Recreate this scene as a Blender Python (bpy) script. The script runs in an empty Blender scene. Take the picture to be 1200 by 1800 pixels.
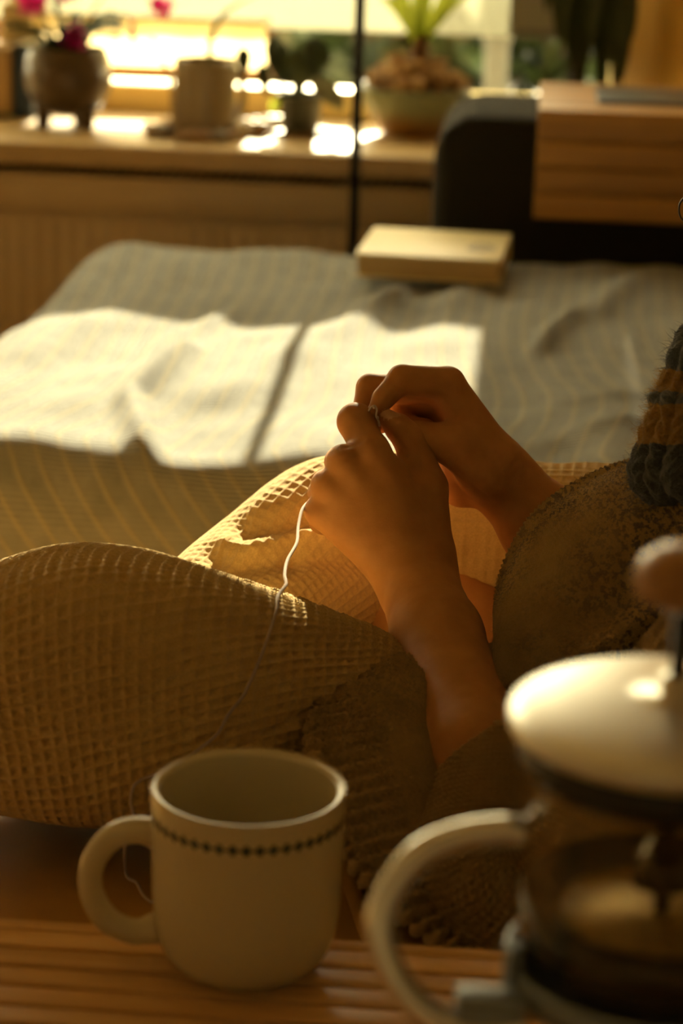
import bpy, bmesh, math, random
import numpy as np
from mathutils import Vector, Matrix
random.seed(7); rng = np.random.default_rng(7)
S = bpy.context.scene
COL = S.collection
PI = math.pi

# ------------------------------------------------------------------ camera
F = 4250.0                                  # focal length in pixels of the 1200x1800 frame
PITCH, YAW, ROLL = math.radians(17), math.radians(4.3), math.radians(1.7)
CAM = np.array([0, 0, 1.05])
FW = np.array([-math.sin(YAW)*math.cos(PITCH), math.cos(YAW)*math.cos(PITCH), -math.sin(PITCH)])
_r0 = np.array([math.cos(YAW), math.sin(YAW), 0]); _u0 = np.cross(_r0, FW)
CR = _r0*math.cos(ROLL) + _u0*math.sin(ROLL)
CU = _u0*math.cos(ROLL) - _r0*math.sin(ROLL)
cam = bpy.data.objects.new('camera', bpy.data.cameras.new('camera')); COL.objects.link(cam)
cam.matrix_world = Matrix(((CR[0], CU[0], -FW[0], CAM[0]), (CR[1], CU[1], -FW[1], CAM[1]), (CR[2], CU[2], -FW[2], CAM[2]), (0, 0, 0, 1)))
cam.data.sensor_fit = 'VERTICAL'; cam.data.sensor_height = 36; cam.data.lens = F/1800*36
cam.data.clip_start = 0.02
cam.data.dof.use_dof = True; cam.data.dof.focus_distance = 1.475; cam.data.dof.aperture_fstop = 6.8
S.camera = cam

def ray(x, y): return FW + CR*(x-600)/F - CU*(y-900)/F
def P(x, y, d): return CAM + ray(x, y)*d                    # pixel + depth
def onz(x, y, z): v = ray(x, y); return CAM + v*((z-CAM[2])/v[2])
def ony(x, y, Y): v = ray(x, y); return CAM + v*(Y/v[1])

# ------------------------------------------------------------------ light
W = bpy.data.worlds.new('world'); S.world = W; W.use_nodes = True
bg = W.node_tree.nodes['Background']; bg.inputs[0].default_value = (1.0, 0.84, 0.50, 1); bg.inputs[1].default_value = 6.5
EL, AZ = math.radians(22), math.radians(0)
sun = bpy.data.objects.new('sun_offscreen', bpy.data.lights.new('sun_offscreen', 'SUN')); COL.objects.link(sun)
sd = Vector((-math.sin(AZ)*math.cos(EL), -math.cos(AZ)*math.cos(EL), -math.sin(EL)))
sun.rotation_euler = sd.to_track_quat('-Z', 'Y').to_euler()
sun.location = (0.5, 6, 3)
sun.data.energy = 11; sun.data.color = (1.0, 0.84, 0.54); sun.data.angle = math.radians(0.6)
S.view_settings.view_transform = 'Standard'; S.view_settings.look = 'None'
S.view_settings.gamma = 1; S.view_settings.use_curve_mapping = False
S.view_settings.exposure = 1.15

# ------------------------------------------------------------------ node helpers
class NT:
    def __init__(s, mat): s.t = mat.node_tree; s.L = s.t.links
    def n(s, typ, **kw):
        nd = s.t.nodes.new(typ)
        for k, v in kw.items(): setattr(nd, k, v)
        return nd
    def put(s, sock, v):
        if hasattr(v, 'is_linked') or isinstance(v, bpy.types.NodeSocket): s.L.new(v, sock)
        else: sock.default_value = v
    def m(s, op, a, b=0.0, c=0.0, clamp=False):
        nd = s.n('ShaderNodeMath', operation=op, use_clamp=clamp)
        s.put(nd.inputs[0], a); s.put(nd.inputs[1], b); s.put(nd.inputs[2], c)
        return nd.outputs[0]
    def mix(s, f, a, b):
        nd = s.n('ShaderNodeMix', data_type='RGBA')
        s.put(nd.inputs[0], f); s.put(nd.inputs[6], a); s.put(nd.inputs[7], b)
        return nd.outputs[2]
    def noise(s, vec, scale, detail=3, rough=0.55):
        nd = s.n('ShaderNodeTexNoise'); nd.inputs['Scale'].default_value = scale; nd.inputs['Detail'].default_value = detail
        nd.inputs['Roughness'].default_value = rough
        if vec is not None: s.L.new(vec, nd.inputs['Vector'])
        return nd.outputs['Fac']
    def ramp(s, f, stops):
        nd = s.n('ShaderNodeValToRGB'); cr = nd.color_ramp
        while len(cr.elements) < len(stops): cr.elements.new(0.5)
        for e, (p, c) in zip(cr.elements, stops): e.position = p; e.color = (*c, 1)
        s.L.new(f, nd.inputs[0]); return nd.outputs[0]
    def coord(s, kind='Object'): return s.n('ShaderNodeTexCoord').outputs[kind]
    def mapping(s, vec, scale=(1, 1, 1), rot=(0, 0, 0)):
        nd = s.n('ShaderNodeMapping'); nd.inputs['Scale'].default_value = scale; nd.inputs['Rotation'].default_value = rot
        s.L.new(vec, nd.inputs['Vector']); return nd.outputs[0]
    def uv(s):
        sp = s.n('ShaderNodeSeparateXYZ'); s.L.new(s.coord('UV'), sp.inputs[0]); return sp.outputs[0], sp.outputs[1]
    def bump(s, h, strength=0.5, dist=0.002):
        nd = s.n('ShaderNodeBump'); nd.inputs['Strength'].default_value = strength; nd.inputs['Distance'].default_value = dist
        s.L.new(h, nd.inputs['Height']); return nd.outputs[0]

def rgb(c): return (*c, 1)
def mat(name, color, rough=0.6, metal=0.0, spec=0.5, noise=None, bump=None, sheen=0.0, extra=None):
    """noise=(scale, amount[, second colour]); bump=(scale, strength, dist)"""
    m = bpy.data.materials.new(name); m.use_nodes = True
    b = m.node_tree.nodes['Principled BSDF']; t = NT(m)
    b.inputs['Base Color'].default_value = rgb(color); b.inputs['Roughness'].default_value = rough
    b.inputs['Metallic'].default_value = metal; b.inputs['Specular IOR Level'].default_value = spec
    if sheen: b.inputs['Sheen Weight'].default_value = sheen; b.inputs['Sheen Roughness'].default_value = 0.5
    if noise:
        c2 = noise[2] if len(noise) > 2 else tuple(x*(1-noise[1]) for x in color)
        f = t.noise(t.coord(), noise[0], 4)
        t.L.new(t.ramp(f, [(0.35, c2), (0.65, color)]), b.inputs['Base Color'])
    if bump:
        t.L.new(t.bump(t.noise(t.coord(), bump[0], 3), bump[1], bump[2]), b.inputs['Normal'])
    if extra: extra(t, b)
    return m

def wood(name, c1, c2, axis=0, scale=6, rough=0.5, stretch=18):
    m = bpy.data.materials.new(name); m.use_nodes = True; t = NT(m); b = m.node_tree.nodes['Principled BSDF']
    sc = [scale*stretch]*3; sc[axis] = scale
    info = t.n('ShaderNodeObjectInfo').outputs['Random']
    add = t.n('ShaderNodeVectorMath', operation='ADD'); t.L.new(t.coord(), add.inputs[0])
    cb = t.n('ShaderNodeCombineXYZ')
    for i in range(3): t.L.new(t.m('MULTIPLY', info, 7.3*(i+1)), cb.inputs[i])
    t.L.new(cb.outputs[0], add.inputs[1])
    f = t.noise(t.mapping(add.outputs[0], sc), 1.0, 5, 0.6)
    col = t.ramp(f, [(0.3, c2), (0.7, c1)])
    dim = t.m('ADD', t.m('MULTIPLY', info, 0.28), 0.84)
    hs = t.n('ShaderNodeHueSaturation'); t.L.new(col, hs.inputs['Color']); t.L.new(dim, hs.inputs['Value'])
    t.L.new(hs.outputs[0], b.inputs['Base Color']); b.inputs['Roughness'].default_value = rough
    t.L.new(t.bump(f, 0.15, 0.001), b.inputs['Normal'])
    return m

# ------------------------------------------------------------------ mesh helpers
ORG = {}
def tag(o, label=None, cat=None, group=None, kind=None):
    if label: o['label'] = label
    if cat: o['category'] = cat
    if group: o['group'] = group
    if kind: o['kind'] = kind
    return o
def thing(name, loc, label=None, cat=None, group=None, kind=None):
    o = bpy.data.objects.new(name, None); COL.objects.link(o); o.location = loc; o.empty_display_size = 0.02
    ORG[o] = np.array(loc, float); return tag(o, label, cat, group, kind)
def org(o):
    return ORG.get(o, np.zeros(3))
def link(name, me, parent=None, loc=None):
    o = bpy.data.objects.new(name, me); COL.objects.link(o)
    base = org(parent) if parent is not None else np.zeros(3)
    if parent is not None: o.parent = parent
    l = np.array(loc if loc is not None else base, float)
    o.location = l - base; ORG[o] = l
    return o
class MB:
    def __init__(s): s.v = []; s.f = []; s.sm = []; s.mi = []; s.n = 0
    def add(s, v, f, smooth=True, mi=0):
        v = np.asarray(v, float); s.v.append(v)
        s.f += [tuple(int(i)+s.n for i in q) for q in f]; s.sm += [smooth]*len(f); s.mi += [mi]*len(f); s.n += len(v); return s
    def bx(s, c, size, rot=None, bev=0.0, seg=2, mi=0, smooth=None):
        bm = bmesh.new(); bmesh.ops.create_cube(bm, size=1)
        for v in bm.verts: v.co = Vector((v.co.x*size[0], v.co.y*size[1], v.co.z*size[2]))
        if bev > 0: bmesh.ops.bevel(bm, geom=bm.edges[:], offset=bev, segments=seg, profile=0.5, affect='EDGES')
        if rot is not None: bm.transform(rot.to_4x4() if hasattr(rot, 'to_4x4') else rot)
        bm.verts.ensure_lookup_table(); bm.verts.index_update()
        v = np.array([x.co[:] for x in bm.verts]) + np.array(c); f = [[w.index for w in q.verts] for q in bm.faces]; bm.free()
        return s.add(v, f, (bev > 0) if smooth is None else smooth, mi)
    def lathe(s, prof, c=(0, 0, 0), n=48, smooth=True, sx=1, sy=1, mi=0):
        c = np.array(c, float); v = []; f = []
        for r, z in prof:
            for k in range(n):
                a = 2*PI*k/n; v.append((r*math.cos(a)*sx, r*math.sin(a)*sy, z))
        for i in range(len(prof)-1):
            for k in range(n):
                k2 = (k+1) % n; f.append((i*n+k, i*n+k2, (i+1)*n+k2, (i+1)*n+k))
        if prof[0][0] > 1e-6: f.append(tuple(range(n))[::-1])
        if prof[-1][0] > 1e-6: f.append(tuple((len(prof)-1)*n+k for k in range(n)))
        return s.add(np.array(v)+c, f, smooth, mi)
    def tube(s, pts, r, n=10, flat=None, cap=True, mi=0):
        pts = np.array(pts, float); m = len(pts); r = np.broadcast_to(np.asarray(r, float), (m,))
        T = np.gradient(pts, axis=0); T /= np.linalg.norm(T, axis=1)[:, None]+1e-12
        up = np.array([0, 0, 1.0]) if abs(T[0][2]) < 0.9 else np.array([1.0, 0, 0])
        N = np.cross(T[0], up); N /= np.linalg.norm(N); v = []
        for i in range(m):
            N = N - T[i]*np.dot(N, T[i]); N /= np.linalg.norm(N)+1e-12; B = np.cross(T[i], N)
            for k in range(n):
                a = 2*PI*k/n; v.append(pts[i]+r[i]*(math.cos(a)*N + math.sin(a)*B*(flat or 1)))
        f = [(i*n+k, i*n+(k+1) % n, (i+1)*n+(k+1) % n, (i+1)*n+k) for i in range(m-1) for k in range(n)]
        if cap: f += [tuple(range(n))[::-1], tuple((m-1)*n+k for k in range(n))]
        return s.add(v, f, True, mi)
    def grid(s, pts, closed_u=False, mi=0):              # pts[nv][nu][3]
        nv, nu = pts.shape[:2]; idx = np.arange(nv*nu).reshape(nv, nu)
        a = idx[:-1]; b = idx[1:]
        if closed_u: q = np.stack([a, np.roll(a, -1, 1), np.roll(b, -1, 1), b], -1).reshape(-1, 4)
        else: q = np.stack([a[:, :-1], a[:, 1:], b[:, 1:], b[:, :-1]], -1).reshape(-1, 4)
        return s.add(pts.reshape(-1, 3), q.tolist(), True, mi)
    def mesh(s, name, origin=(0, 0, 0), mats=()):
        me = bpy.data.meshes.new(name); v = np.concatenate(s.v)-np.array(origin)
        me.from_pydata(v.tolist(), [], s.f)
        me.polygons.foreach_set('use_smooth', s.sm); me.polygons.foreach_set('material_index', s.mi)
        for m in mats: me.materials.append(m)
        me.update(); return me
    def build(s, name, m, parent=None, loc=None, **kw):
        o = loc if loc is not None else (org(parent) if parent is not None else (0, 0, 0))
        return tag(link(name, s.mesh(name, o, m if isinstance(m, (list, tuple)) else [m]), parent, o), **kw)

def spline(pts, n):
    """Catmull-Rom through pts (m,k) -> (n,k)"""
    p = np.array(pts, float); m = len(p)
    p = np.vstack([2*p[0]-p[1], p, 2*p[-1]-p[-2]])
    t = np.linspace(0, m-1-1e-9, n); i = t.astype(int); u = (t-i)[:, None]
    a, b, c, d = p[i], p[i+1], p[i+2], p[i+3]
    return 0.5*((2*b)+(c-a)*u+(2*a-5*b+4*c-d)*u**2+(3*b-a-3*c+d)*u**3)

def sines(seed, x, y, scale, n=10):
    """smooth pseudo-noise of two coordinates, about -1..1"""
    g = np.random.default_rng(seed); out = np.zeros(np.broadcast(x, y).shape)
    for _ in range(n):
        a = g.uniform(0, 2*PI); k = scale*g.uniform(0.5, 1.6)
        out = out+np.sin(k*(x*math.cos(a)+y*math.sin(a))+g.uniform(0, 2*PI))
    return out/math.sqrt(n/2)/1.6

# ------------------------------------------------------------------ materials
M = {}
M['wall'] = mat('wall_paint', (0.80, 0.70, 0.50), 0.9, bump=(60, 0.1, 0.002))
M['ceil'] = mat('ceiling_paint', (0.88, 0.78, 0.54), 0.9)
M['floor'] = wood('floor_wood', (0.30, 0.17, 0.07), (0.17, 0.09, 0.035), 0, 3, 0.4)
M['sill'] = mat('sill_laminate', (0.50, 0.34, 0.14), 0.4, noise=(14, 0.12))
M['frame'] = mat('window_frame_paint', (0.78, 0.62, 0.28), 0.45)
M['framew'] = mat('weathered_grey_paint', (0.16, 0.165, 0.155), 0.6)
M['rad'] = mat('radiator_enamel', (0.50, 0.36, 0.17), 0.35)
M['black'] = mat('black_metal', (0.012, 0.011, 0.010), 0.4)
M['chrome'] = mat('polished_steel', (0.72, 0.70, 0.64), 0.16, 1.0)
M['lidm'] = mat('brushed_steel_lid', (0.74, 0.73, 0.68), 0.42, 1.0)
M['greyp'] = mat('grey_plastic', (0.20, 0.23, 0.25), 0.5)
M['grey'] = mat('dark_grey_upholstery', (0.024, 0.021, 0.014), 0.95, spec=0.1, bump=(900, 0.6, 0.002), noise=(500, 0.3), sheen=0.08)
M['leather'] = mat('brown_leather', (0.46, 0.25, 0.055), 0.5, bump=(500, 0.25, 0.001), noise=(9, 0.2))
M['cream'] = mat('cream_glaze', (0.60, 0.51, 0.31), 0.28)
M['slat'] = wood('slat_wood', (0.74, 0.45, 0.18), (0.56, 0.31, 0.10), 0, 5, 0.42)
M['slatgap'] = mat('dark_groove_wood', (0.10, 0.035, 0.015), 0.7)
M['bamboo'] = wood('bamboo_strip', (0.40, 0.20, 0.03), (0.30, 0.14, 0.02), 0, 5, 0.5)
M['knob'] = wood('knob_wood', (0.42, 0.22, 0.07), (0.30, 0.14, 0.04), 0, 12, 0.4)
M['soil'] = mat('potting_soil', (0.05, 0.03, 0.015), 0.95, bump=(120, 0.8, 0.01))
M['leafd'] = mat('dark_leaf', (0.035, 0.06, 0.018), 0.45, noise=(20, 0.4))
M['leafm'] = mat('mid_leaf', (0.09, 0.13, 0.05), 0.45, noise=(20, 0.4))
M['leafs'] = mat('silvery_leaf', (0.34, 0.38, 0.28), 0.4, noise=(40, 0.4))

def translucent(name, color, tcol, f=0.6, rough=0.6):
    m = bpy.data.materials.new(name); m.use_nodes = True; t = NT(m); out = t.t.nodes['Material Output']; b = t.t.nodes['Principled BSDF']
    b.inputs['Base Color'].default_value = rgb(color); b.inputs['Roughness'].default_value = rough
    tr = t.n('ShaderNodeBsdfTranslucent'); tr.inputs[0].default_value = rgb(tcol)
    mx = t.n('ShaderNodeMixShader'); mx.inputs[0].default_value = f
    t.L.new(b.outputs[0], mx.inputs[1]); t.L.new(tr.outputs[0], mx.inputs[2]); t.L.new(mx.outputs[0], out.inputs[0]); return m
M['leafb'] = translucent('bright_leaf', (0.22, 0.30, 0.05), (0.45, 0.5, 0.06), 0.5, 0.4)
M['petal'] = translucent('magenta_petal', (0.75, 0.03, 0.30), (0.8, 0.02, 0.3), 0.5, 0.5)
M['lace'] = translucent('cream_lace', (0.75, 0.62, 0.36), (0.95, 0.80, 0.48), 0.7, 0.9)
M['fringe'] = translucent('mustard_fringe', (0.50, 0.30, 0.03), (0.6, 0.36, 0.03), 0.5, 0.9)
M['shade'] = translucent('white_film', (0.5, 0.5, 0.46), (0.42, 0.42, 0.36), 0.85, 0.9)
M['curtain'] = translucent('tan_curtain_cloth', (0.62, 0.46, 0.22), (0.62, 0.46, 0.20), 0.55, 0.9)

def thin_glass(name, tint, refl=0.12, rough=0.02):
    m = bpy.data.materials.new(name); m.use_nodes = True; t = NT(m); out = t.t.nodes['Material Output']
    t.t.nodes.remove(t.t.nodes['Principled BSDF'])
    tr = t.n('ShaderNodeBsdfTransparent'); tr.inputs[0].default_value = rgb(tint)
    gl = t.n('ShaderNodeBsdfGlossy'); gl.inputs['Roughness'].default_value = rough
    lw = t.n('ShaderNodeLayerWeight'); lw.inputs[0].default_value = 0.5
    fr_ = t.m('ADD', t.m('MULTIPLY', t.m('POWER', lw.outputs['Facing'], 4.0), 0.55), 0.03)
    mx = t.n('ShaderNodeMixShader'); t.L.new(t.m('ADD', fr_, refl*0.1, clamp=True), mx.inputs[0])
    t.L.new(tr.outputs[0], mx.inputs[1]); t.L.new(gl.outputs[0], mx.inputs[2]); t.L.new(mx.outputs[0], out.inputs[0]); return m
M['glass'] = thin_glass('window_glass', (0.96, 0.97, 0.95), 0.0)
M['pressglass'] = thin_glass('press_glass', (0.97, 0.92, 0.80), 0.12, 0.04)

# fabrics ----------------------------------------------------------
def waffle_mat():
    m = bpy.data.materials.new('waffle_cotton'); m.use_nodes = True; t = NT(m); b = t.t.nodes['Principled BSDF']
    n = t.noise(t.coord(), 900, 2)
    t.L.new(t.ramp(n, [(0.3, (0.62, 0.42, 0.16)), (0.7, (0.76, 0.54, 0.22))]), b.inputs['Base Color'])
    b.inputs['Roughness'].default_value = 0.95; b.inputs['Specular IOR Level'].default_value = 0.1
    b.inputs['Sheen Weight'].default_value = 0.25
    u, v = t.uv()
    th = t.m('SINE', t.m('MULTIPLY', t.m('ADD', u, v), 60.0))
    th2 = t.m('SINE', t.m('MULTIPLY', t.m('SUBTRACT', u, v), 60.0))
    t.L.new(t.bump(t.m('ADD', t.m('ADD', th, th2), t.m('MULTIPLY', n, 2.0)), 0.45, 0.0006), b.inputs['Normal'])
    return m
M['waffle'] = waffle_mat()
def knit_mat(name, c1, c2, fleck, fleck_amt, rev=False, strength=1.0, vramp=None, geo=True):
    m = bpy.data.materials.new(name); m.use_nodes = True; t = NT(m); b = t.t.nodes['Principled BSDF']
    u, v = t.uv()
    wob = t.m('MULTIPLY', t.m('SUBTRACT', t.noise(t.coord(), 90, 4), 0.5), 2.2)
    u = t.m('ADD', u, wob); v = t.m('ADD', v, t.m('MULTIPLY', wob, 0.7))
    a = t.m('ABSOLUTE', t.m('SUBTRACT', t.m('FRACT', u), 0.5))
    q = t.m('MULTIPLY', t.m('SUBTRACT', a, 0.25), 4.0)
    colh = t.m('SUBTRACT', 1.0, t.m('MULTIPLY', q, q))
    row = t.m('SINE', t.m('MULTIPLY', t.m('ADD', v, t.m('MULTIPLY', a, -1.3 if not rev else 0.0)), 2*PI))
    h = t.m('ADD', t.m('MULTIPLY', colh, 0.5), t.m('MULTIPLY', row, 0.45))
    fz = t.noise(t.coord(), 1400, 3, 0.7)
    if geo: h = t.m('MULTIPLY', row, 0.05)
    h = t.m('ADD', h, t.m('ADD', t.m('MULTIPLY', fz, 1.0), t.m('MULTIPLY', t.noise(t.coord(), 420, 3, 0.6), 1.6)))
    base = t.ramp(t.noise(t.coord(), 45, 4), [(0.35, c2), (0.65, c1)])
    big = t.ramp(t.noise(t.coord(), 9, 3), [(0.36, (0, 0, 0)), (0.52, (1, 1, 1))])
    spot = t.ramp(t.noise(t.coord(), 260, 2), [(0.49, (0, 0, 0)), (0.56, (1, 1, 1))])
    fac = t.m('MULTIPLY', t.m('MULTIPLY', big, spot), fleck_amt)
    if vramp:
        _, v0 = t.uv(); mr = t.n('ShaderNodeMapRange'); t.L.new(v0, mr.inputs[0])
        for i_, q_ in enumerate(vramp): mr.inputs[i_+1].default_value = q_
        fac = t.m('MULTIPLY', fac, mr.outputs[0])
    t.L.new(t.mix(fac, base, rgb(fleck)), b.inputs['Base Color'])
    b.inputs['Roughness'].default_value = 0.95; b.inputs['Specular IOR Level'].default_value = 0.08
    b.inputs['Sheen Weight'].default_value = 0.5; b.inputs['Sheen Tint'].default_value = (1, 0.85, 0.6, 1)
    t.L.new(t.bump(h, strength, 0.0026), b.inputs['Normal']); return m
M['knit'] = knit_mat('beige_knit', (0.70, 0.46, 0.165), (0.54, 0.34, 0.11), (0.075, 0.05, 0.075), 0.95, vramp=(25, 45, 0.25, 1.0))
M['knitp'] = knit_mat('flecked_knit', (0.66, 0.47, 0.22), (0.48, 0.32, 0.13), (0.075, 0.05, 0.075), 0.95)
M['knitr'] = knit_mat('purl_knit', (0.58, 0.36, 0.115), (0.45, 0.27, 0.08), (0.10, 0.075, 0.06), 0.15, True)
def scarf_mat():
    m = bpy.data.materials.new('mohair_bands'); m.use_nodes = True; t = NT(m); b = t.t.nodes['Principled BSDF']
    u, v = t.uv()
    vv = t.m('ADD', v, t.m('MULTIPLY', t.m('SUBTRACT', t.noise(t.coord(), 120, 3), 0.5), 0.05))
    blue, blk, must = (0.10, 0.13, 0.17), (0.055, 0.07, 0.09), (0.36, 0.20, 0.035)
    c = t.n('ShaderNodeValToRGB'); cr = c.color_ramp; cr.interpolation = 'CONSTANT'
    st = [(0.0, blk), (0.40, must), (0.62, blue), (0.69, must), (0.82, blue)]
    while len(cr.elements) < len(st): cr.elements.new(0.5)
    for e, (p, q) in zip(cr.elements, st): e.position = p; e.color = rgb(q)
    t.L.new(vv, c.inputs[0])
    f = t.noise(t.coord(), 700, 4, 0.7)
    hs = t.n('ShaderNodeHueSaturation'); t.L.new(c.outputs[0], hs.inputs['Color']); t.L.new(t.m('ADD', f, 0.55), hs.inputs['Value'])
    t.L.new(hs.outputs[0], b.inputs['Base Color']); b.inputs['Roughness'].default_value = 1.0
    b.inputs['Specular IOR Level'].default_value = 0.05; b.inputs['Sheen Weight'].default_value = 0.5
    t.L.new(t.bump(t.m('ADD', f, t.noise(t.coord(), 220, 3)), 0.8, 0.004), b.inputs['Normal']); return m
M['scarf'] = scarf_mat()
def spread_mat():
    m = bpy.data.materials.new('striped_bedspread_cloth'); m.use_nodes = True; t = NT(m); b = t.t.nodes['Principled BSDF']
    u, v = t.uv()
    u = t.m('ADD', u, t.m('MULTIPLY', t.m('SUBTRACT', t.noise(t.coord(), 9, 2), 0.5), 0.35))
    d = t.m('ABSOLUTE', t.m('SUBTRACT', t.m('FRACT', u), 0.5))
    line = t.m('SUBTRACT', 1.0, t.m('MULTIPLY', d, 7.0), clamp=True)
    d2 = t.m('ABSOLUTE', t.m('SUBTRACT', t.m('FRACT', t.m('ADD', u, 0.5)), 0.5))
    base = t.ramp(t.noise(t.coord(), 35, 4), [(0.3, (0.225, 0.235, 0.215)), (0.7, (0.31, 0.315, 0.285))])
    t.L.new(t.mix(t.m('MULTIPLY', line, 0.7), base, (0.48, 0.41, 0.24, 1)), b.inputs['Base Color'])
    b.inputs['Roughness'].default_value = 0.9; b.inputs['Specular IOR Level'].default_value = 0.15; b.inputs['Sheen Weight'].default_value = 0.3
    rib = t.m('SINE', t.m('MULTIPLY', v, 2*PI))
    h = t.m('ADD', t.m('MULTIPLY', rib, 0.4), t.m('MULTIPLY', t.noise(t.coord(), 130, 3), 0.8))
    h = t.m('SUBTRACT', h, t.m('MULTIPLY', line, 0.5))
    t.L.new(t.bump(h, 0.8, 0.004), b.inputs['Normal']); return m
M['spread'] = spread_mat()
def skin_mat():
    m = bpy.data.materials.new('skin'); m.use_nodes = True; t = NT(m); b = t.t.nodes['Principled BSDF']
    n = t.noise(t.coord(), 60, 4)
    t.L.new(t.ramp(n, [(0.3, (0.40, 0.185, 0.060)), (0.7, (0.48, 0.235, 0.085))]), b.inputs['Base Color'])
    b.inputs['Roughness'].default_value = 0.6; b.inputs['Specular IOR Level'].default_value = 0.22
    b.inputs['Subsurface Weight'].default_value = 0.18; b.inputs['Subsurface Radius'].default_value = (1.0, 0.35, 0.12)
    b.inputs['Subsurface Scale'].default_value = 0.006
    h = t.m('ADD', t.noise(t.coord(), 900, 3), t.m('MULTIPLY', t.noise(t.mapping(t.coord(), (1, 1, 3)), 160, 3), 0.8))
    t.L.new(t.bump(h, 0.18, 0.0006), b.inputs['Normal']); return m
M['skin'] = skin_mat()
M['nail'] = mat('fingernail', (0.62, 0.36, 0.20), 0.25)
M['yarn'] = mat('offwhite_yarn', (0.44, 0.35, 0.29), 0.9, bump=(1500, 0.5, 0.0008))
M['hair'] = mat('dark_brown_hair', (0.05, 0.025, 0.012), 0.5, noise=(200, 0.5))

def leaf(mb, base, tip, width, bend=(0, 0, 0), n=9, fold=0.25, wprof=None, side=None, mi=0):
    """a leaf blade with a folded midrib from base to tip, bowed by bend"""
    base, tip, bend = (np.array(q, float) for q in (base, tip, bend)); t = np.linspace(0, 1, n)[:, None]
    c = base*(1-t)+tip*t+bend*(4*t*(1-t)); T = np.gradient(c, axis=0); T /= np.linalg.norm(T, axis=1)[:, None]
    sd_ = np.array(side if side is not None else (1, 0, 0), float); Sv = sd_-T*(T@sd_)[:, None]; Sv /= np.linalg.norm(Sv, axis=1)[:, None]+1e-9
    Nn = np.cross(T, Sv); w = width*(wprof(t[:, 0]) if wprof else np.sin(PI*np.clip(t[:, 0]*0.94+0.05, 0, 1))**0.7)[:, None]
    th = 0.0006
    rows = np.stack([c-Sv*w+Nn*w*fold, c-Sv*w*0.5+Nn*w*fold*0.35, c-Nn*th, c+Sv*w*0.5+Nn*w*fold*0.35, c+Sv*w+Nn*w*fold], 1)
    return mb.grid(rows, mi=mi)
oval = lambda t: np.sin(PI*np.clip(t*0.96+0.02, 0, 1))**0.6
strap = lambda t: np.clip(0.55+t*1.2, 0, 1)*np.clip((1-t)*3.2, 0.02, 1)**0.6

# ================================================================== SETTING
YW = 3.93                                     # inner face of the window frame
SILL = 0.51
XL, XR, YB, ZC = -2.3, 2.5, -2.2, 2.5
def struct(mb, name, m, parent=None):
    o = mb.build(name, m, parent)
    if parent is None: o['kind'] = 'structure'
    return o
struct(MB().bx(((XL+XR)/2, (YB+YW)/2+0.1, -0.05), (XR-XL, YW-YB+0.4, 0.1)), 'floor', M['floor'])
struct(MB().bx(((XL+XR)/2, (YB+YW)/2+0.1, ZC+0.05), (XR-XL, YW-YB+0.4, 0.1)), 'ceiling', M['ceil'])
struct(MB().bx((XL-0.05, (YB+YW)/2+0.1, ZC/2), (0.1, YW-YB+0.4, ZC)), 'wall_left', M['wall'])
struct(MB().bx((XR+0.05, (YB+YW)/2+0.1, ZC/2), (0.1, YW-YB+0.4, ZC)), 'wall_right', M['wall'])
struct(MB().bx(((XL+XR)/2, YB-0.05, ZC/2), (XR-XL, 0.1, ZC)), 'wall_front', M['wall'])
# back wall with the window opening
WX0, WX1, WZ0, WZ1 = -2.20, 0.62, 0.51, 1.766
mb = MB()
WA, WB = YW-0.08, YW+0.25
def wallbox(x0, x1, z0, z1): mb.bx(((x0+x1)/2, (WA+WB)/2, (z0+z1)/2), (x1-x0, WB-WA, z1-z0))
wallbox(XL, WX0, 0, ZC); wallbox(WX1, XR, 0, ZC); wallbox(WX0, WX1, 0, WZ0-0.03); wallbox(WX0, WX1, WZ1, ZC)
struct(mb, 'wall_back', M['wall'])
win = thing('window_1', (WX0, YW, WZ0), kind='structure')
mb = MB()
def fr(mb, x0, x1, z0, z1, y0=YW, y1=YW+0.07): return mb.bx(((x0+x1)/2, (y0+y1)/2, (z0+z1)/2), (x1-x0, y1-y0, z1-z0), bev=0.006)
fr(mb, WX0, WX1, WZ0, 0.556); mb.build('bottom_rail', M['frame'], win)
fr(MB(), WX0, WX1, WZ1-0.05, WZ1).build('top_rail', M['frame'], win)
fr(MB(), WX0, WX0+0.05, 0.55, WZ1-0.04).build('jamb', M['frame'], win)
fr(MB(), WX1-0.012, WX1+0.02, 0.55, WZ1-0.04).build('jamb', M['frame'], win)
fr(MB(), 0.115, 0.150, 0.55, WZ1-0.04).build('mullion', M['frame'], win)
fr(MB(), -0.86, -0.80, 0.55, WZ1-0.04).build('mullion', M['frame'], win)
for x0, x1 in ((WX0+0.05, -0.86), (-0.80, 0.115), (0.15, WX1-0.012)):
    MB().bx(((x0+x1)/2, YW+0.035, 1.135), (x1-x0+0.01, 0.004, 1.17)).build('pane', M['glass'], win)
MB().bx(((WX0+WX1)/2, YW+0.012, (0.652+0.962)/2), (WX1-WX0-0.06, 0.003, 0.962-0.652)).build('frosted_film', M['shade'], win)
o = MB().bx(((XL+XR)/2, (3.56+YW)/2+0.01, SILL-0.0175), (XR-XL, YW-3.56+0.02, 0.035), bev=0.006, seg=3).build('trim_1', M['sill']); o['kind'] = 'structure'

rb = thing('roller_blind', (0.032, 3.905, 0.66), 'narrow grey roller blind drawn down behind the sofa arm', 'blind')
MB().bx((0.032, 3.905, 1.20), (0.164, 0.002, 1.08)).build('cloth', mat('grey_blind_cloth', (0.30, 0.30, 0.27), 0.9), rb)
MB().bx((0.032, 3.905, 0.662), (0.164, 0.010, 0.012), bev=0.002).build('bottom_bar', M['framew'], rb)
MB().bx((0.032, 3.905, 1.74), (0.17, 0.044, 0.044), bev=0.01).build('cassette', M['framew'], rb)
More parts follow.
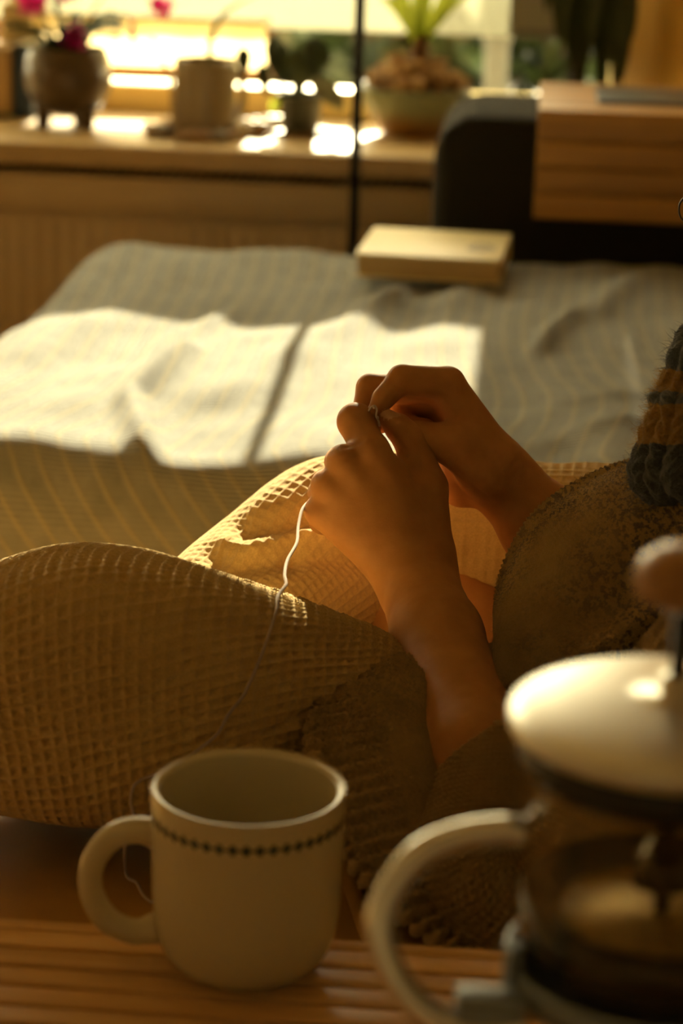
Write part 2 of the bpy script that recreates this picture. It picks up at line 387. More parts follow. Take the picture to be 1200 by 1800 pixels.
# ================================================================== OUTSIDE
MB().bx((0, 12, -0.06), (40, 40, 0.08)).build('ground_outside', mat('outside_ground', (0.10, 0.085, 0.06), 0.95, noise=(1.5, 0.5)), kind='structure')

yard = thing('garden_wall', (0, 5.6, -0.02), 'low brown brick garden wall seen through the window', 'wall')
gwm = [mat('garden_brick_%d' % i, c, 0.9) for i, c in enumerate(((0.10, 0.05, 0.025), (0.16, 0.075, 0.03), (0.07, 0.045, 0.03), (0.06, 0.06, 0.065)))]
for r_ in range(5):
    for c_ in range(14):
        MB().bx((-2.6+c_*0.31+(r_ % 2)*0.15, 5.6, 0.02+0.105*r_+0.05), (0.305, 0.14, 0.10), bev=0.004, seg=1).build('block', gwm[int(rng.integers(0, 4))], yard)
MB().bx((-0.55, 5.6, 0.56), (4.5, 0.20, 0.03), bev=0.005).build('coping', gwm[3], yard)
fp = thing('fence_post', (-0.076, 4.40, -0.02), 'grey weathered post outside the window, in front of the shrub', 'post')
MB().bx((-0.076, 4.40, 0.29), (0.042, 0.042, 0.62), bev=0.004).build('shaft', M['framew'], fp)
MB().bx((-0.076, 4.40, 0.605), (0.052, 0.052, 0.02), bev=0.006).build('cap', M['framew'], fp)
def shrub(c, r, n, label, seed):
    g = np.random.default_rng(seed); t_ = thing('garden_shrub', c, label, 'shrub'); mb_ = MB(); c = np.array(c, float)
    for _ in range(n):
        d = g.normal(0, 1, 3); d /= np.linalg.norm(d); d[2] = abs(d[2]); q = c+np.array([0, 0, 0.28])+d*np.array([r, 0.28, 0.90])*g.uniform(0.6, 1.0); e = g.normal(0, 1, 3)
        leaf(mb_, q, q+(d*0.6+e*0.4)*0.09, 0.026, (0, 0, 0), 4, 0.2, oval, side=g.normal(0, 1, 3))
    o_ = mb_.build('foliage', M['leafd'], t_); o_['kind'] = 'stuff'
    MB().tube([c, c+np.array([0, 0, r])], [0.03, 0.01], 8).build('trunk', gwm[0], t_)
# ================================================================== RADIATOR
rad = thing('radiator', (-0.6, 3.66, 0.0), 'beige panel radiator with slotted top grille mounted under the window sill', 'radiator')
RX0, RX1, RT = -1.5, 0.2, 0.457
pitch = 0.026
xs = np.arange(RX0+0.03, RX1-0.03, pitch/8)
prof = 3.575 - 0.0016*np.clip(np.cos((xs-RX0)*2*PI/pitch)*1.6, -1, 1)
zz = np.array([0.10, 0.11, 0.385, 0.395])
pts = np.zeros((4, len(xs), 3)); pts[..., 0] = xs; pts[..., 2] = zz[:, None]; pts[..., 1] = prof; pts[0, :, 1] = pts[3, :, 1] = 3.578
MB().grid(pts).build('front_panel', M['rad'], rad)
mb = MB().bx(((RX0+RX1)/2, 3.62, 0.26), (RX1-RX0, 0.078, 0.33), bev=0.004)
mb.bx(((RX0+RX1)/2, 3.577, RT-0.027), (RX1-RX0, 0.012, 0.05), bev=0.004); mb.build('body', M['rad'], rad)
bar = MB().bx((0, 0, 0), (0.007, 0.088, 0.006), bev=0.001, seg=1).mesh('grille_bar', (0, 0, 0), [M['rad']])
for i in range(int((RX1-RX0)/0.0145)): link('grille_bar', bar, rad, (RX0+0.01+i*0.0145, 3.625, RT))
MB().bx(((RX0+RX1)/2, 3.577, RT), (RX1-RX0, 0.01, 0.01), bev=0.002).build('grille_edge', M['rad'], rad)
for x in (RX0+0.2, RX1-0.2): MB().bx((x, 3.75, 0.3), (0.03, 0.196, 0.05)).build('wall_bracket', M['rad'], rad)

shrub((0.2, 4.98, -0.02), 0.74, 3200, 'dark green shrub outside the window behind the palm bowl, built taller to shade the sill', 12)  # foliage above the visible slot is added to hold sun off the sill
# ================================================================== BED
BX0, BX1, BY0, BY1, BZ = -0.60, 1.42, 2.08, 3.17, 0.45
bed = thing('bed', (0.4, 2.6, 0), 'low wide bed covered by the grey striped bedspread', 'bed')
MB().bx(((BX0+BX1)/2, (BY0+BY1)/2, 0.32), (BX1-BX0-0.06, BY1-BY0-0.06, 0.20), bev=0.05, seg=4).build('mattress', M['cream'], bed)
MB().bx(((BX0+BX1)/2, (BY0+BY1)/2, 0.16), (BX1-BX0-0.08, BY1-BY0-0.08, 0.12), bev=0.01).build('bed_base', M['slatgap'], bed)
for x in (BX0+0.15, BX1-0.15):
    for y in (BY0+0.15, BY1-0.15): MB().lathe([(0.025, 0), (0.03, 0.11)], (x, y, 0), 16).build('leg', M['slatgap'], bed)

def bedspread():
    R = 0.075; NA, NB = 620, 420
    a = np.linspace(-0.42, BX1-BX0+0.02, NA)[None, :]; b = np.linspace(-0.40, BY1-BY0+0.10, NB)[:, None]
    xl, yf = R, R                                    # rounding starts here (unfolded coordinates, origin at the bed's corner)
    ea = np.maximum(xl-a, 0)+0*b; eb = np.maximum(yf-b, 0)+0*a
    ebk = np.maximum(b-(BY1-BY0-R), 0)+0*a
    e = np.hypot(ea, eb)+1e-9
    ax = lambda e: np.where(e < R*PI/2, R*np.sin(np.minimum(e/R, PI/2)), R)
    az = lambda e: np.where(e < R*PI/2, R*(1-np.cos(np.minimum(e/R, PI/2))), R+(e-R*PI/2))
    X = BX0+np.where(ea > 0, xl-ea/e*ax(e), a+0*b); Y = BY0+np.where(eb > 0, yf-eb/e*ax(e), b+0*a)
    Y = np.where(ebk > 0, BY1-R+ax(ebk), Y)
    Z = BZ-az(e)-az(ebk)
    P0 = np.stack([X, Y, Z], -1)
    dv = np.gradient(P0, axis=0); du = np.gradient(P0, axis=1); N = np.cross(du, dv); N /= np.linalg.norm(N, axis=-1, keepdims=True)+1e-12
    H = 0.004*sines(3, X, Y+Z, 14)+0.0022*sines(4, X*0.6, Y+Z, 45)
    # drooping folds on the front hang and near the front edge
    fr_ = 1/(1+np.exp((Y-BY0-0.25)*14))
    H = H+fr_*0.006*np.sin(X*34+2.2*np.sin(X*9)+(Y+Z)*6)
    H = H+0.0025*sines(5, X*2.2, (Y+Z)*0.5, 26)
    def fold(x0, y0, x1, y1, w, h, sharp=1.0):
        p = onz(x0, y0, BZ)[:2]; q = onz(x1, y1, BZ)[:2]; d = q-p; L = np.linalg.norm(d); d = d/L
        s = (X-p[0])*d[0]+(Y-p[1])*d[1]; t = -(X-p[0])*d[1]+(Y-p[1])*d[0]
        end = 1/(1+np.exp(-(s+0.01)*70))*1/(1+np.exp((s-L)*70))
        return h*np.exp(-(t/w)**2)*end
    for q in ((240, 690, 330, 618, 0.017, 0.024), (225, 700, 255, 780, 0.016, 0.020), (110, 720, 390, 560, 0.022, 0.005), (380, 700, 690, 520, 0.03, 0.008), (40, 640, 170, 560, 0.03, 0.008),
              (655, 545, 720, 512, 0.014, 0.012), (940, 620, 1010, 552, 0.013, 0.014), (1040, 560, 1120, 490, 0.02, 0.012), (640, 560, 520, 640, 0.03, 0.007),
              (780, 540, 900, 480, 0.03, 0.007), (980, 720, 1190, 690, 0.02, 0.007), (960, 780, 1180, 745, 0.02, 0.007), (300, 600, 420, 540, 0.015, 0.008)):
        H = H+fold(*q)
    P1 = P0+N*H[..., None]
    mb_ = MB().grid(P1[:, ::-1].copy()); me = mb_.mesh('bedspread', (0.4, 2.6, BZ), [M['spread']])
    # cloth coordinates: stripes run front to back and bow
    U = X/0.0235+2.2*np.sin((b-0.55)*3.4)*(0.35+0.9*np.clip((X+0.3), 0, 1.2))+0.9*np.exp(-((b-0.05)/0.16)**2)*3-1.2*sines(8, X, b, 5)
    U = U-np.where(eb > 0, eb*16*(1+0.2*np.sin(X*5)), 0)
    V = (b+0*a)/0.0055+1.0*sines(9, X, b, 9)
    uv = np.stack([U, V], -1)[:, ::-1].reshape(-1, 2)
    lay = me.uv_layers.new(name='UVMap'); li = np.zeros(len(me.loops), int); me.loops.foreach_get('vertex_index', li)
    lay.data.foreach_set('uv', uv[li].ravel().astype(np.float32))
    return tag(link('bedspread', me, None, (0.4, 2.6, BZ)), 'grey bedspread with fine yellow stripes rumpled over the bed in sunlight', 'bedspread')
bedspread()

# book lying on the bedspread
bk = thing('book', (-0.117, 2.99, BZ+0.008), 'pale yellow paperback book lying closed on the grey bedspread', 'book')
Rz = Matrix.Rotation(math.radians(-3), 3, 'Z')
cov = mat('pale_yellow_cover', (0.72, 0.60, 0.30), 0.5)
def bprint(t, b):
    sp = t.n('ShaderNodeSeparateXYZ'); t.L.new(t.coord(), sp.inputs[0])
    dx = t.m('MULTIPLY', t.m('SUBTRACT', sp.outputs[0], 0.058), 55.0); dy = t.m('MULTIPLY', t.m('SUBTRACT', sp.outputs[1], -0.02), 38.0)
    r = t.m('ADD', t.m('MULTIPLY', dx, dx), t.m('MULTIPLY', dy, dy))
    msk = t.m('MULTIPLY', t.m('LESS_THAN', r, 1.0), t.m('GREATER_THAN', t.noise(t.coord(), 160, 2), 0.45))
    t.L.new(t.mix(msk, (0.72, 0.60, 0.30, 1), (0.16, 0.14, 0.09, 1)), b.inputs['Base Color'])
cov2 = mat('pale_yellow_front_cover', (0.72, 0.60, 0.30), 0.45, extra=bprint)
bc = np.array([-0.117, 2.99, BZ+0.026])
MB().bx(bc+np.array([0, 0, 0.0135]), (0.178, 0.185, 0.003), Rz, bev=0.001).build('front_cover', cov2, bk)
MB().bx(bc-np.array([0, 0, 0.0135]), (0.178, 0.185, 0.003), Rz, bev=0.001).build('back_cover', cov, bk)
MB().bx(bc+np.array(Rz @ Vector((0, -0.002, 0))), (0.172, 0.178, 0.025), Rz).build('page_block', mat('paper_edges', (0.48, 0.33, 0.13), 0.9, bump=(300, 0.4, 0.001)), bk)
MB().bx(bc+np.array(Rz @ Vector((0, 0.091, 0))), (0.178, 0.003, 0.030), Rz, bev=0.001).build('spine', cov, bk)

# ================================================================== DARK SOFA AND WOODEN ARM TRAY
AX0, AX1, AY0, AY1, AZT = -0.132, 1.15, 3.185, 3.45, 0.625
sofa = thing('sofa', (0.5, 3.3, 0), 'dark grey upholstered sofa arm with rounded corner standing behind the bed', 'sofa')
def sofa_arm():
    # rounded slab: profile in X-Z with a big corner radius, extruded in Y with soft edges
    R = 0.062; pr = [(AX0, 0.04)]
    for k in range(13): a = PI-k*(PI/2)/12; pr.append((AX0+R+R*math.cos(a), AZT-R+R*math.sin(a)))
    for k in range(9): a = PI/2-k*(PI/2)/8; pr.append((AX1-R+R*math.cos(a), AZT-R+R*math.sin(a)))
    pr.append((AX1, 0.04)); pr = np.array(pr); c = np.array([(AX0+AX1)/2, 0.3])
    ys = [(AY0+0.03, 0.03), (AY0+0.022, 0.022), (AY0+0.012, 0.0105), (AY0+0.004, 0.003), (AY0, 0.014), (AY0, 0.014)]
    rows = []
    steps = [(0.0, 0.022), (0.003, 0.012), (0.010, 0.004), (0.022, 0.0)]
    for off, ins in steps: rows.append((AY0+off, ins))
    for off, ins in steps[::-1]: rows.append((AY1-off, ins))
    pts = np.zeros((len(rows), len(pr), 3))
    for i, (y, ins) in enumerate(rows):
        q = pr.copy(); q[:, 0] = np.clip(q[:, 0], AX0+ins, AX1-ins); q[:, 1] = np.minimum(q[:, 1], AZT-ins)
        pts[i, :, 0] = q[:, 0]; pts[i, :, 1] = y; pts[i, :, 2] = q[:, 1]
    m_ = MB().grid(pts[:, ::-1].copy()); nn = len(pr)
    m_.add(pts[0], [tuple(range(nn))], False); m_.add(pts[-1], [tuple(range(nn))[::-1]], False); return m_
sofa_arm().build('armrest', M['grey'], sofa)
MB().bx((0.62, 3.48, 0.22), (0.9, 0.10, 0.36), bev=0.03, seg=3).build('side_panel', M['grey'], sofa)
for x in (0.02, 1.0): MB().lathe([(0.02, 0), (0.025, 0.05)], (x, 3.31, 0), 16).build('leg', M['black'], sofa)
tray = thing('arm_tray', (0.3, 3.3, 0.5), 'wooden strip tray folded over the dark grey sofa arm, with black inset', 'tray')
TX0, TX1 = 0.003, 0.62
nst = 4; z0, z1 = 0.497, 0.634; h = (z1-z0)/nst
for i in range(nst): MB().bx(((TX0+TX1)/2, 3.165+0.001*(i % 2), z0+h*(i+0.5)), (TX1-TX0, 0.016, h-0.0016), bev=0.002).build('front_strip', M['bamboo'], tray)
for i in range(5):
    y0 = 3.157+i*0.06
    MB().bx(((TX0+TX1)/2, y0+0.03, 0.6335), (TX1-TX0, 0.0585, 0.014), bev=0.002).build('top_strip', M['bamboo'], tray)
for i in range(nst): MB().bx(((TX0+TX1)/2, 3.464, z0+h*(i+0.5)-0.004), (TX1-TX0, 0.016, h-0.0016), bev=0.002).build('back_strip', M['bamboo'], tray)
MB().bx((0.36, 3.31, 0.643), (0.56, 0.15, 0.006), bev=0.002).build('black_inset', M['black'], tray)

# ================================================================== CURTAIN
def curtain():
    xs = np.linspace(0.135, 0.80, 240); zs = np.linspace(0.06, 2.25, 30)
    X = xs[None, :]+0*zs[:, None]; Zc = zs[:, None]+0*X
    Y = 3.80+0.022*np.sin((X-0.11)*2*PI/0.095+0.5*np.sin(X*17))+0.008*np.sin(X*60+Zc*1.5)
    o = MB().grid(np.stack([X, Y, Zc], -1)).build('curtain', M['curtain'])
    md = o.modifiers.new('solid', 'SOLIDIFY'); md.thickness = 0.003
    return tag(o, 'tan curtain hanging in soft vertical folds at the window edge', 'curtain')
curtain()

# ================================================================== FLOOR LAMP
lp = ony(624, 300, 3.34)
lamp = thing('floor_lamp', (lp[0], 3.34, 0), 'slim black floor lamp pole standing between bed and radiator', 'lamp')
MB().lathe([(0.0, 0.0), (0.125, 0.0), (0.13, 0.006), (0.125, 0.014), (0.03, 0.022), (0.012, 0.03)], (lp[0], 3.34, 0), 40).build('base', M['black'], lamp)
MB().lathe([(0.0075, 0.02), (0.0075, 2.12)], (lp[0], 3.34, 0), 20).build('pole', M['black'], lamp)
MB().lathe([(0.15, 2.02), (0.10, 2.24), (0.097, 2.24), (0.147, 2.02)], (lp[0], 3.34, 0), 40).build('lamp_shade', M['lace'], lamp)


# ================================================================== THINGS ON THE SILL
def glaze(name, c1, c2, zmid, spread, scale=30, rough=0.3):
    def ex(t, b):
        sp = t.n('ShaderNodeSeparateXYZ'); t.L.new(t.coord(), sp.inputs[0])
        f = t.m('MULTIPLY_ADD', sp.outputs[2], 1/spread, -zmid/spread+0.5)
        f = t.m('ADD', f, t.m('MULTIPLY', t.m('SUBTRACT', t.noise(t.coord(), scale, 4), 0.5), 0.9), clamp=True)
        t.L.new(t.mix(f, rgb(c1), rgb(c2)), b.inputs['Base Color'])
    return mat(name, c1, rough, extra=ex)

# -- footed pot with flowering cactus
p = onz(120, 222, SILL)
cp = thing('cactus_pot', (p[0], p[1], SILL), 'round dark brown footed pot holding a cactus with magenta flowers', 'potted plant')
def pot_round(mb, c, R, H, foot):
    pr = [(0.0, foot), (R*0.45, foot), (R*0.75, foot+H*0.12), (R*0.95, foot+H*0.36), (R, foot+H*0.58), (R*0.95, foot+H*0.82), (R*0.86, foot+H*0.95), (R*0.84, foot+H), (R*0.79, foot+H), (R*0.80, foot+H*0.9), (R*0.85, foot+H*0.75), (0.0, foot+H*0.72)]
    return mb.lathe(pr, c, 48)
pot_round(MB(), (p[0], p[1], SILL), 0.069, 0.102, 0.020).build('pot', glaze('brown_drip_glaze', (0.055, 0.030, 0.012), (0.13, 0.085, 0.035), 0.08, 0.12, 25), cp)
for k in range(3):
    a = math.radians(215+k*110); fx, fy = p[0]+0.042*math.cos(a), p[1]+0.042*math.sin(a)
    MB().lathe([(0.008, 0), (0.011, 0.004), (0.012, 0.02), (0.018, 0.04)], (fx, fy, SILL), 14).build('foot', mat('foot_glaze', (0.07, 0.04, 0.018), 0.35) if k == 0 else bpy.data.materials['foot_glaze'], cp)
MB().lathe([(0, 0.098), (0.056, 0.098), (0.056, 0.104), (0, 0.110)], (p[0], p[1], SILL), 24).build('soil', M['soil'], cp)
pt = np.array([p[0], p[1], SILL+0.115])
for k in range(22):                                   # flat jointed segments
    a = rng.uniform(0, 2*PI); rr = rng.uniform(0.02, 0.05); q = pt+np.array([rr*0.6*math.cos(a), rr*0.6*math.sin(a), 0])
    d = np.array([math.cos(a), math.sin(a)*0.7, rng.uniform(0.7, 1.6)]); d /= np.linalg.norm(d); mb = MB()
    for j in range(3):
        L = 0.032; q2 = q+d*L; leaf(mb, q, q2, 0.010, (0, 0, 0.002), 5, 0.2, oval, side=(-math.sin(a), math.cos(a), 0.3))
        q = q2-d*0.002; d = d+np.array([0.35*math.cos(a), 0.35*math.sin(a), -0.35]); d /= np.linalg.norm(d)
    mb.build('stem_segment', M['leafd'], cp)
def flower(c, d, L, name, par):
    mb = MB(); c = np.array(c); d = np.array(d, float); d /= np.linalg.norm(d); s1 = np.cross(d, (0.2, 1, 0.1)); s1 /= np.linalg.norm(s1); s2 = np.cross(d, s1)
    for tier in range(3):
        for k in range(5):
            a = 2*PI*k/5+tier*0.6; out = s1*math.cos(a)+s2*math.sin(a); b0 = c+d*L*0.25*tier
            leaf(mb, b0, b0+d*L*0.35+out*L*0.5, L*0.16, d*L*0.1, 6, 0.2, oval, side=np.cross(d, out))
    mb.tube([c, c+d*L*0.6, c+d*L*1.0], [L*0.09, L*0.07, L*0.02], 8)
    return mb.build(name, M['petal'], par)
for (px, py, d, L) in ((80, 6, (-0.5, -0.6, 0.1), 0.046), (100, -12, (0.6, -0.5, 0.2), 0.04), (137, 38, (-0.1, -0.4, -1), 0.045), (262, 0, (0.9, -0.3, -0.4), 0.04), (235, -25, (0.4, -0.4, 0.3), 0.04), (20, -15, (-1, -0.3, 0), 0.04)):
    flower(ony(px, py, p[1]-0.02), d, L, 'flower', cp)
b0 = ony(232, 38, p[1]-0.02); MB().tube([b0, b0-np.array([0, 0, 0.02]), ony(236, 92, p[1]-0.02)], [0.003, 0.005, 0.001], 8).build('bud', M['petal'], cp)
for a, b in (((120, 80), (235, 36)), ((130, 70), (245, -20)), ((110, 70), (90, -10)), ((100, 80), (20, -10)), ((120, 78), (138, 36))):
    A, B = ony(*a, p[1]), ony(*b, p[1]-0.02); mb = MB(); nseg = 4; mid = (A+B)/2+np.array([0, 0, 0.03]); cv = spline([A, mid, B], nseg+1)
    for j in range(nseg): leaf(mb, cv[j], cv[j+1], 0.010, (0, 0, 0), 5, 0.2, oval, side=(0.3, 1, 0.2))
    mb.build('stem_segment', M['leafd'], cp)

# -- boxes / books at the left end of the sill
p = onz(10, 205, SILL)
bx_ = thing('storage_box', (p[0]-0.02, p[1]+0.03, SILL), 'tan cardboard box with green base strip beside the blue book', 'box')
MB().bx((p[0]-0.02, p[1]+0.03, SILL+0.055), (0.062, 0.10, 0.11), bev=0.002).build('body', mat('tan_card', (0.50, 0.33, 0.14), 0.8), bx_)
MB().bx((p[0]-0.02, p[1]+0.03, SILL+0.004), (0.064, 0.102, 0.008), bev=0.001).build('base_strip', mat('green_strip', (0.09, 0.13, 0.06), 0.8), bx_)
p2 = onz(43, 207, SILL)
bo = thing('upright_book', (p2[0], p2[1]+0.04, SILL), 'navy blue hardback book standing upright on the sill beside the footed pot', 'book')
MB().bx((p2[0], p2[1]+0.04, SILL+0.058), (0.030, 0.10, 0.116), bev=0.002).build('cover', mat('navy_cloth', (0.025, 0.045, 0.085), 0.7), bo)
MB().bx((p2[0], p2[1]+0.043, SILL+0.0595), (0.024, 0.10, 0.114)).build('page_block', mat('paper_pale', (0.62, 0.58, 0.45), 0.9), bo)
p3 = onz(22, 200, SILL)
tag(MB().bx((p3[0], 3.90, SILL+0.085), (0.05, 0.03, 0.17), bev=0.003).build('cream_carton', mat('cream_card', (0.62, 0.50, 0.25), 0.7)), 'cream carton standing behind the tan box and blue book', 'carton')

# -- lace panel with fringe hanging in front of the lower pane
lc = thing('lace_panel', (-0.57, 3.90, 0.58), 'cream lace panel with mustard fringe hanging low in the window', 'lace curtain')
x0, x1 = -0.80, -0.437
X = np.linspace(x0, x1, 90)[None, :]; Zc = np.linspace(0.588, 0.664, 14)[:, None]
Yc = 3.90+0.003*np.sin(X*70)+0*Zc
MB().grid(np.stack([X+0*Zc, Yc, Zc+0*X], -1)).build('cloth', M['lace'], lc)
tas = MB().tube([(0, 0, 0), (0, -0.001, -0.008), (0.0005, 0, -0.016)], [0.0022, 0.0028, 0.0012], 6).mesh('tassel', (0, 0, 0), [M['fringe']])
for i in range(60): link('tassel', tas, lc, (x0+0.003+i*(x1-x0-0.006)/59, 3.899, 0.589))
MB().tube([(x0, 3.90, 0.664), (x1, 3.90, 0.664)], 0.004, 10).build('hanging_rod', M['frame'], lc)
for x in (x0, x1): MB().bx((x, 3.916, 0.664), (0.006, 0.034, 0.008)).build('rod_bracket', M['frame'], lc)

# -- mug planter with a strap leaf
p = onz(359, 238, SILL)
mp = thing('mug_planter', (p[0], p[1], SILL), 'beige stoneware mug used as planter, one long strap leaf arching out', 'potted plant')
R, H = 0.0475, 0.117
MB().lathe([(0, 0), (R*0.86, 0), (R*0.96, 0.006), (R, 0.02), (R, H*0.9), (R*0.985, H), (R*0.93, H), (R*0.92, H*0.8), (0, H*0.8)], (p[0], p[1], SILL), 48).build('pot', glaze('stoneware', (0.27, 0.20, 0.11), (0.33, 0.26, 0.15), 0.06, 0.1), mp)
hp = [(R*0.95, H*0.82), (R*1.25, H*0.80), (R*1.42, H*0.6), (R*1.38, H*0.38), (R*1.15, H*0.22), (R*0.95, H*0.2)]
hv = spline([(q[0]*0.8, q[0]*0.6, q[1]) for q in hp], 24)
MB().tube(hv+np.array([p[0], p[1], SILL]), 0.0065, 10).build('handle', glaze('stoneware_handle', (0.27, 0.20, 0.11), (0.33, 0.26, 0.15), 0.06, 0.1), mp)
A = ony(376, 112, p[1]); mb = MB()
leaf(mb, A-np.array([0, 0, 0.02]), ony(470, -14, p[1]-0.01), 0.0085, ony(385, 30, p[1])-ony(423, 49, p[1]), 16, 0.3, strap, side=(0.6, 0.8, 0.2)); mb.build('strap_leaf', M['leafm'], mp)
mb = MB(); leaf(mb, A-np.array([0.02, 0, 0.02]), ony(330, -120, p[1]), 0.008, (0.01, 0, 0), 16, 0.3, strap, side=(0.6, 0.8, 0.2))
st0, st1 = ony(300, 134, p[1]-0.03), ony(266, 66, p[1]-0.035)
MB().tube([onz(306, 238, SILL+0.003), st0, st1], [0.0028, 0.0028, 0.0028], 8).build('bamboo_stake', M['sill'], None, None)
tag(bpy.data.objects['bamboo_stake'], 'thin wooden stake leaning beside the beige mug planter', 'stake')

# -- pebbles and shells
pebm = [mat('pebble_brown', (0.42, 0.28, 0.16), 0.5), mat('pebble_cream', (0.66, 0.55, 0.36), 0.45), mat('pebble_grey', (0.26, 0.23, 0.18), 0.5)]
bmx = bmesh.new(); bmesh.ops.create_icosphere(bmx, subdivisions=2, radius=1)
ico_v = np.array([v.co[:] for v in bmx.verts]); ico_f = [[v.index for v in f.verts] for f in bmx.faces]; bmx.free()
def pebble(c, r, mi, seed, label, group, name='pebble'):
    g = np.random.default_rng(seed); v = ico_v*(1+0.12*np.sin(ico_v@g.uniform(-3, 3, (3, 3))).sum(1)[:, None]*0.5)*np.array([r*1.15, r, r*0.75])
    v[:, 2] -= v[:, 2].min(); o = MB().add(v+np.array(c), ico_f).build(name, pebm[mi], None, c); return tag(o, label, 'pebble', group)
k = 0
lab = {0: 'small brown pebble on the sill at the foot of the beige mug planter', 1: 'pale cream pebble on the sill around the beige mug planter', 2: 'small grey pebble on the sill around the beige mug planter'}
for (px, py, r, mi) in ((268, 240, .008, 0), (286, 241, .009, 2), (300, 238, .007, 1), (277, 233, .007, 1), (296, 228, .008, 0), (262, 231, .006, 2), (318, 246, .007, 0), (338, 248, .008, 0), (360, 249, .008, 0), (384, 249, .008, 2), (404, 246, .007, 0), (422, 240, .010, 1), (440, 234, .009, 1), (456, 238, .010, 0), (470, 228, .010, 1), (485, 226, .009, 1), (448, 226, .008, 0), (432, 226, .007, 2)):
    q = onz(px, py, SILL); k += 1
    pebble(q, r*1.55, mi, k, lab[mi], ('brown', 'cream', 'grey')[mi]+' pebbles around the mug planter')

# -- small nursery pot with oval leaves
p = onz(527, 236, SILL)
sp_ = thing('rubber_plant', (p[0], p[1], SILL), 'small plant with dark oval leaves in a grey plastic pot on saucer', 'potted plant')
MB().lathe([(0, 0), (0.042, 0), (0.050, 0.006), (0.048, 0.008), (0.040, 0.004), (0, 0.004)], (p[0], p[1], SILL), 36).build('saucer', mat('brown_saucer', (0.23, 0.14, 0.05), 0.5), sp_)
MB().lathe([(0, 0.004), (0.027, 0.004), (0.034, 0.055), (0.037, 0.055), (0.037, 0.064), (0.033, 0.064), (0.032, 0.054), (0, 0.054)], (p[0], p[1], SILL), 36).build('pot', mat('grey_pot_plastic', (0.10, 0.11, 0.09), 0.5), sp_)
stem = MB()
for (bx0, by0, tx, ty, w, dY, mk, sx, sz) in ((430, 130, 428, 82, .013, 0, 'leafd', .8, .2), (470, 165, 458, 112, .011, -.02, 'leafd', .7, .3), (548, 140, 602, 190, .016, -.02, 'leafs', .3, .9), (535, 150, 520, 85, .022, .01, 'leafm', 1, .1), (505, 150, 480, 78, .018, .02, 'leafd', 1, .2), (545, 140, 575, 80, .018, .015, 'leafd', 1, .2), (495, 175, 470, 205, .010, -.02, 'leafb', .4, .9), (520, 170, 540, 125, .012, -.02, 'leafm', .9, .1), (500, 130, 478, 62, .02, .03, 'leafd', 1, 0), (545, 120, 560, 66, .02, .03, 'leafd', 1, 0)):
    A, B = ony(bx0, by0, p[1]+dY), ony(tx, ty, p[1]+dY*1.5); mb = MB(); leaf(mb, A, B, w, (0, -0.004, 0.004), 10, 0.25, oval, side=(sx, 0.3, sz)); mb.build('leaf', M[mk], sp_)
    base = np.array([p[0], p[1], SILL+0.05]); stem.tube(spline([base, (base+A)/2+np.array([0, 0, 0.012]), A], 8), 0.0018, 6)
stem.build('stem', M['leafm'], sp_)

# -- bowl with ponytail palm and bark chips
p = onz(728, 236, SILL)
bw = thing('palm_bowl', (p[0], p[1], SILL), 'shallow celadon green bowl with bark chips and a small palm', 'potted plant')
MB().lathe([(0, 0), (0.050, 0), (0.053, 0.006), (0.066, 0.022), (0.080, 0.046), (0.087, 0.068), (0.088, 0.076), (0.084, 0.076), (0.080, 0.066), (0, 0.062)], (p[0], p[1], SILL), 56).build('bowl', glaze('celadon_glaze', (0.30, 0.15, 0.035), (0.26, 0.29, 0.17), 0.032, 0.03, 14), bw)
tr = ony(738, 120, p[1])
MB().lathe([(0.034, 0.06), (0.033, 0.078), (0.026, 0.098), (0.016, 0.115), (0.012, 0.135), (0.010, 0.150), (0.0, 0.156)], (tr[0], p[1], SILL), 24).build('trunk', mat('palm_bark', (0.16, 0.07, 0.025), 0.85, bump=(150, 0.8, 0.006)), bw)
chipm = [mat('bark_chip_a', (0.42, 0.24, 0.08), 0.7, bump=(200, 0.5, 0.003)), mat('bark_chip_b', (0.26, 0.14, 0.045), 0.8), mat('bark_chip_c', (0.56, 0.36, 0.14), 0.7)]
for i in range(120):
    a = rng.uniform(0, 2*PI); rr = math.sqrt(rng.uniform(0.05, 1))*0.080; z = SILL+0.070+0.046*(1-(rr/0.088)**2)*rng.uniform(0.5, 1.1)
    c = (p[0]+rr*math.cos(a), p[1]+rr*math.sin(a), z); s3 = rng.uniform(0.006, 0.013, 3)
    v = ico_v*(1+0.2*rng.standard_normal((len(ico_v), 1))*0.5)*s3; MB().add(v+np.array(c), ico_f, False).build('bark_chip', chipm[i % 3], bw)
for (tx, ty, w, b) in ((690, -30, .011, .02), (735, -90, .010, 0), (762, -80, .010, .0), (815, -40, .011, .02), (668, -5, .008, .03), (838, -12, .008, .03)):
    A = ony(737+(tx-740)*0.06, 82, p[1]); B = ony(tx, ty, p[1]+rng.uniform(-.04, .02)); mb = MB()
    leaf(mb, A, B, w, (0, 0, b*0.6), 14, 0.3, strap, side=(0.9, 0.35, 0.1)); mb.build('leaf', M['leafb'], bw)

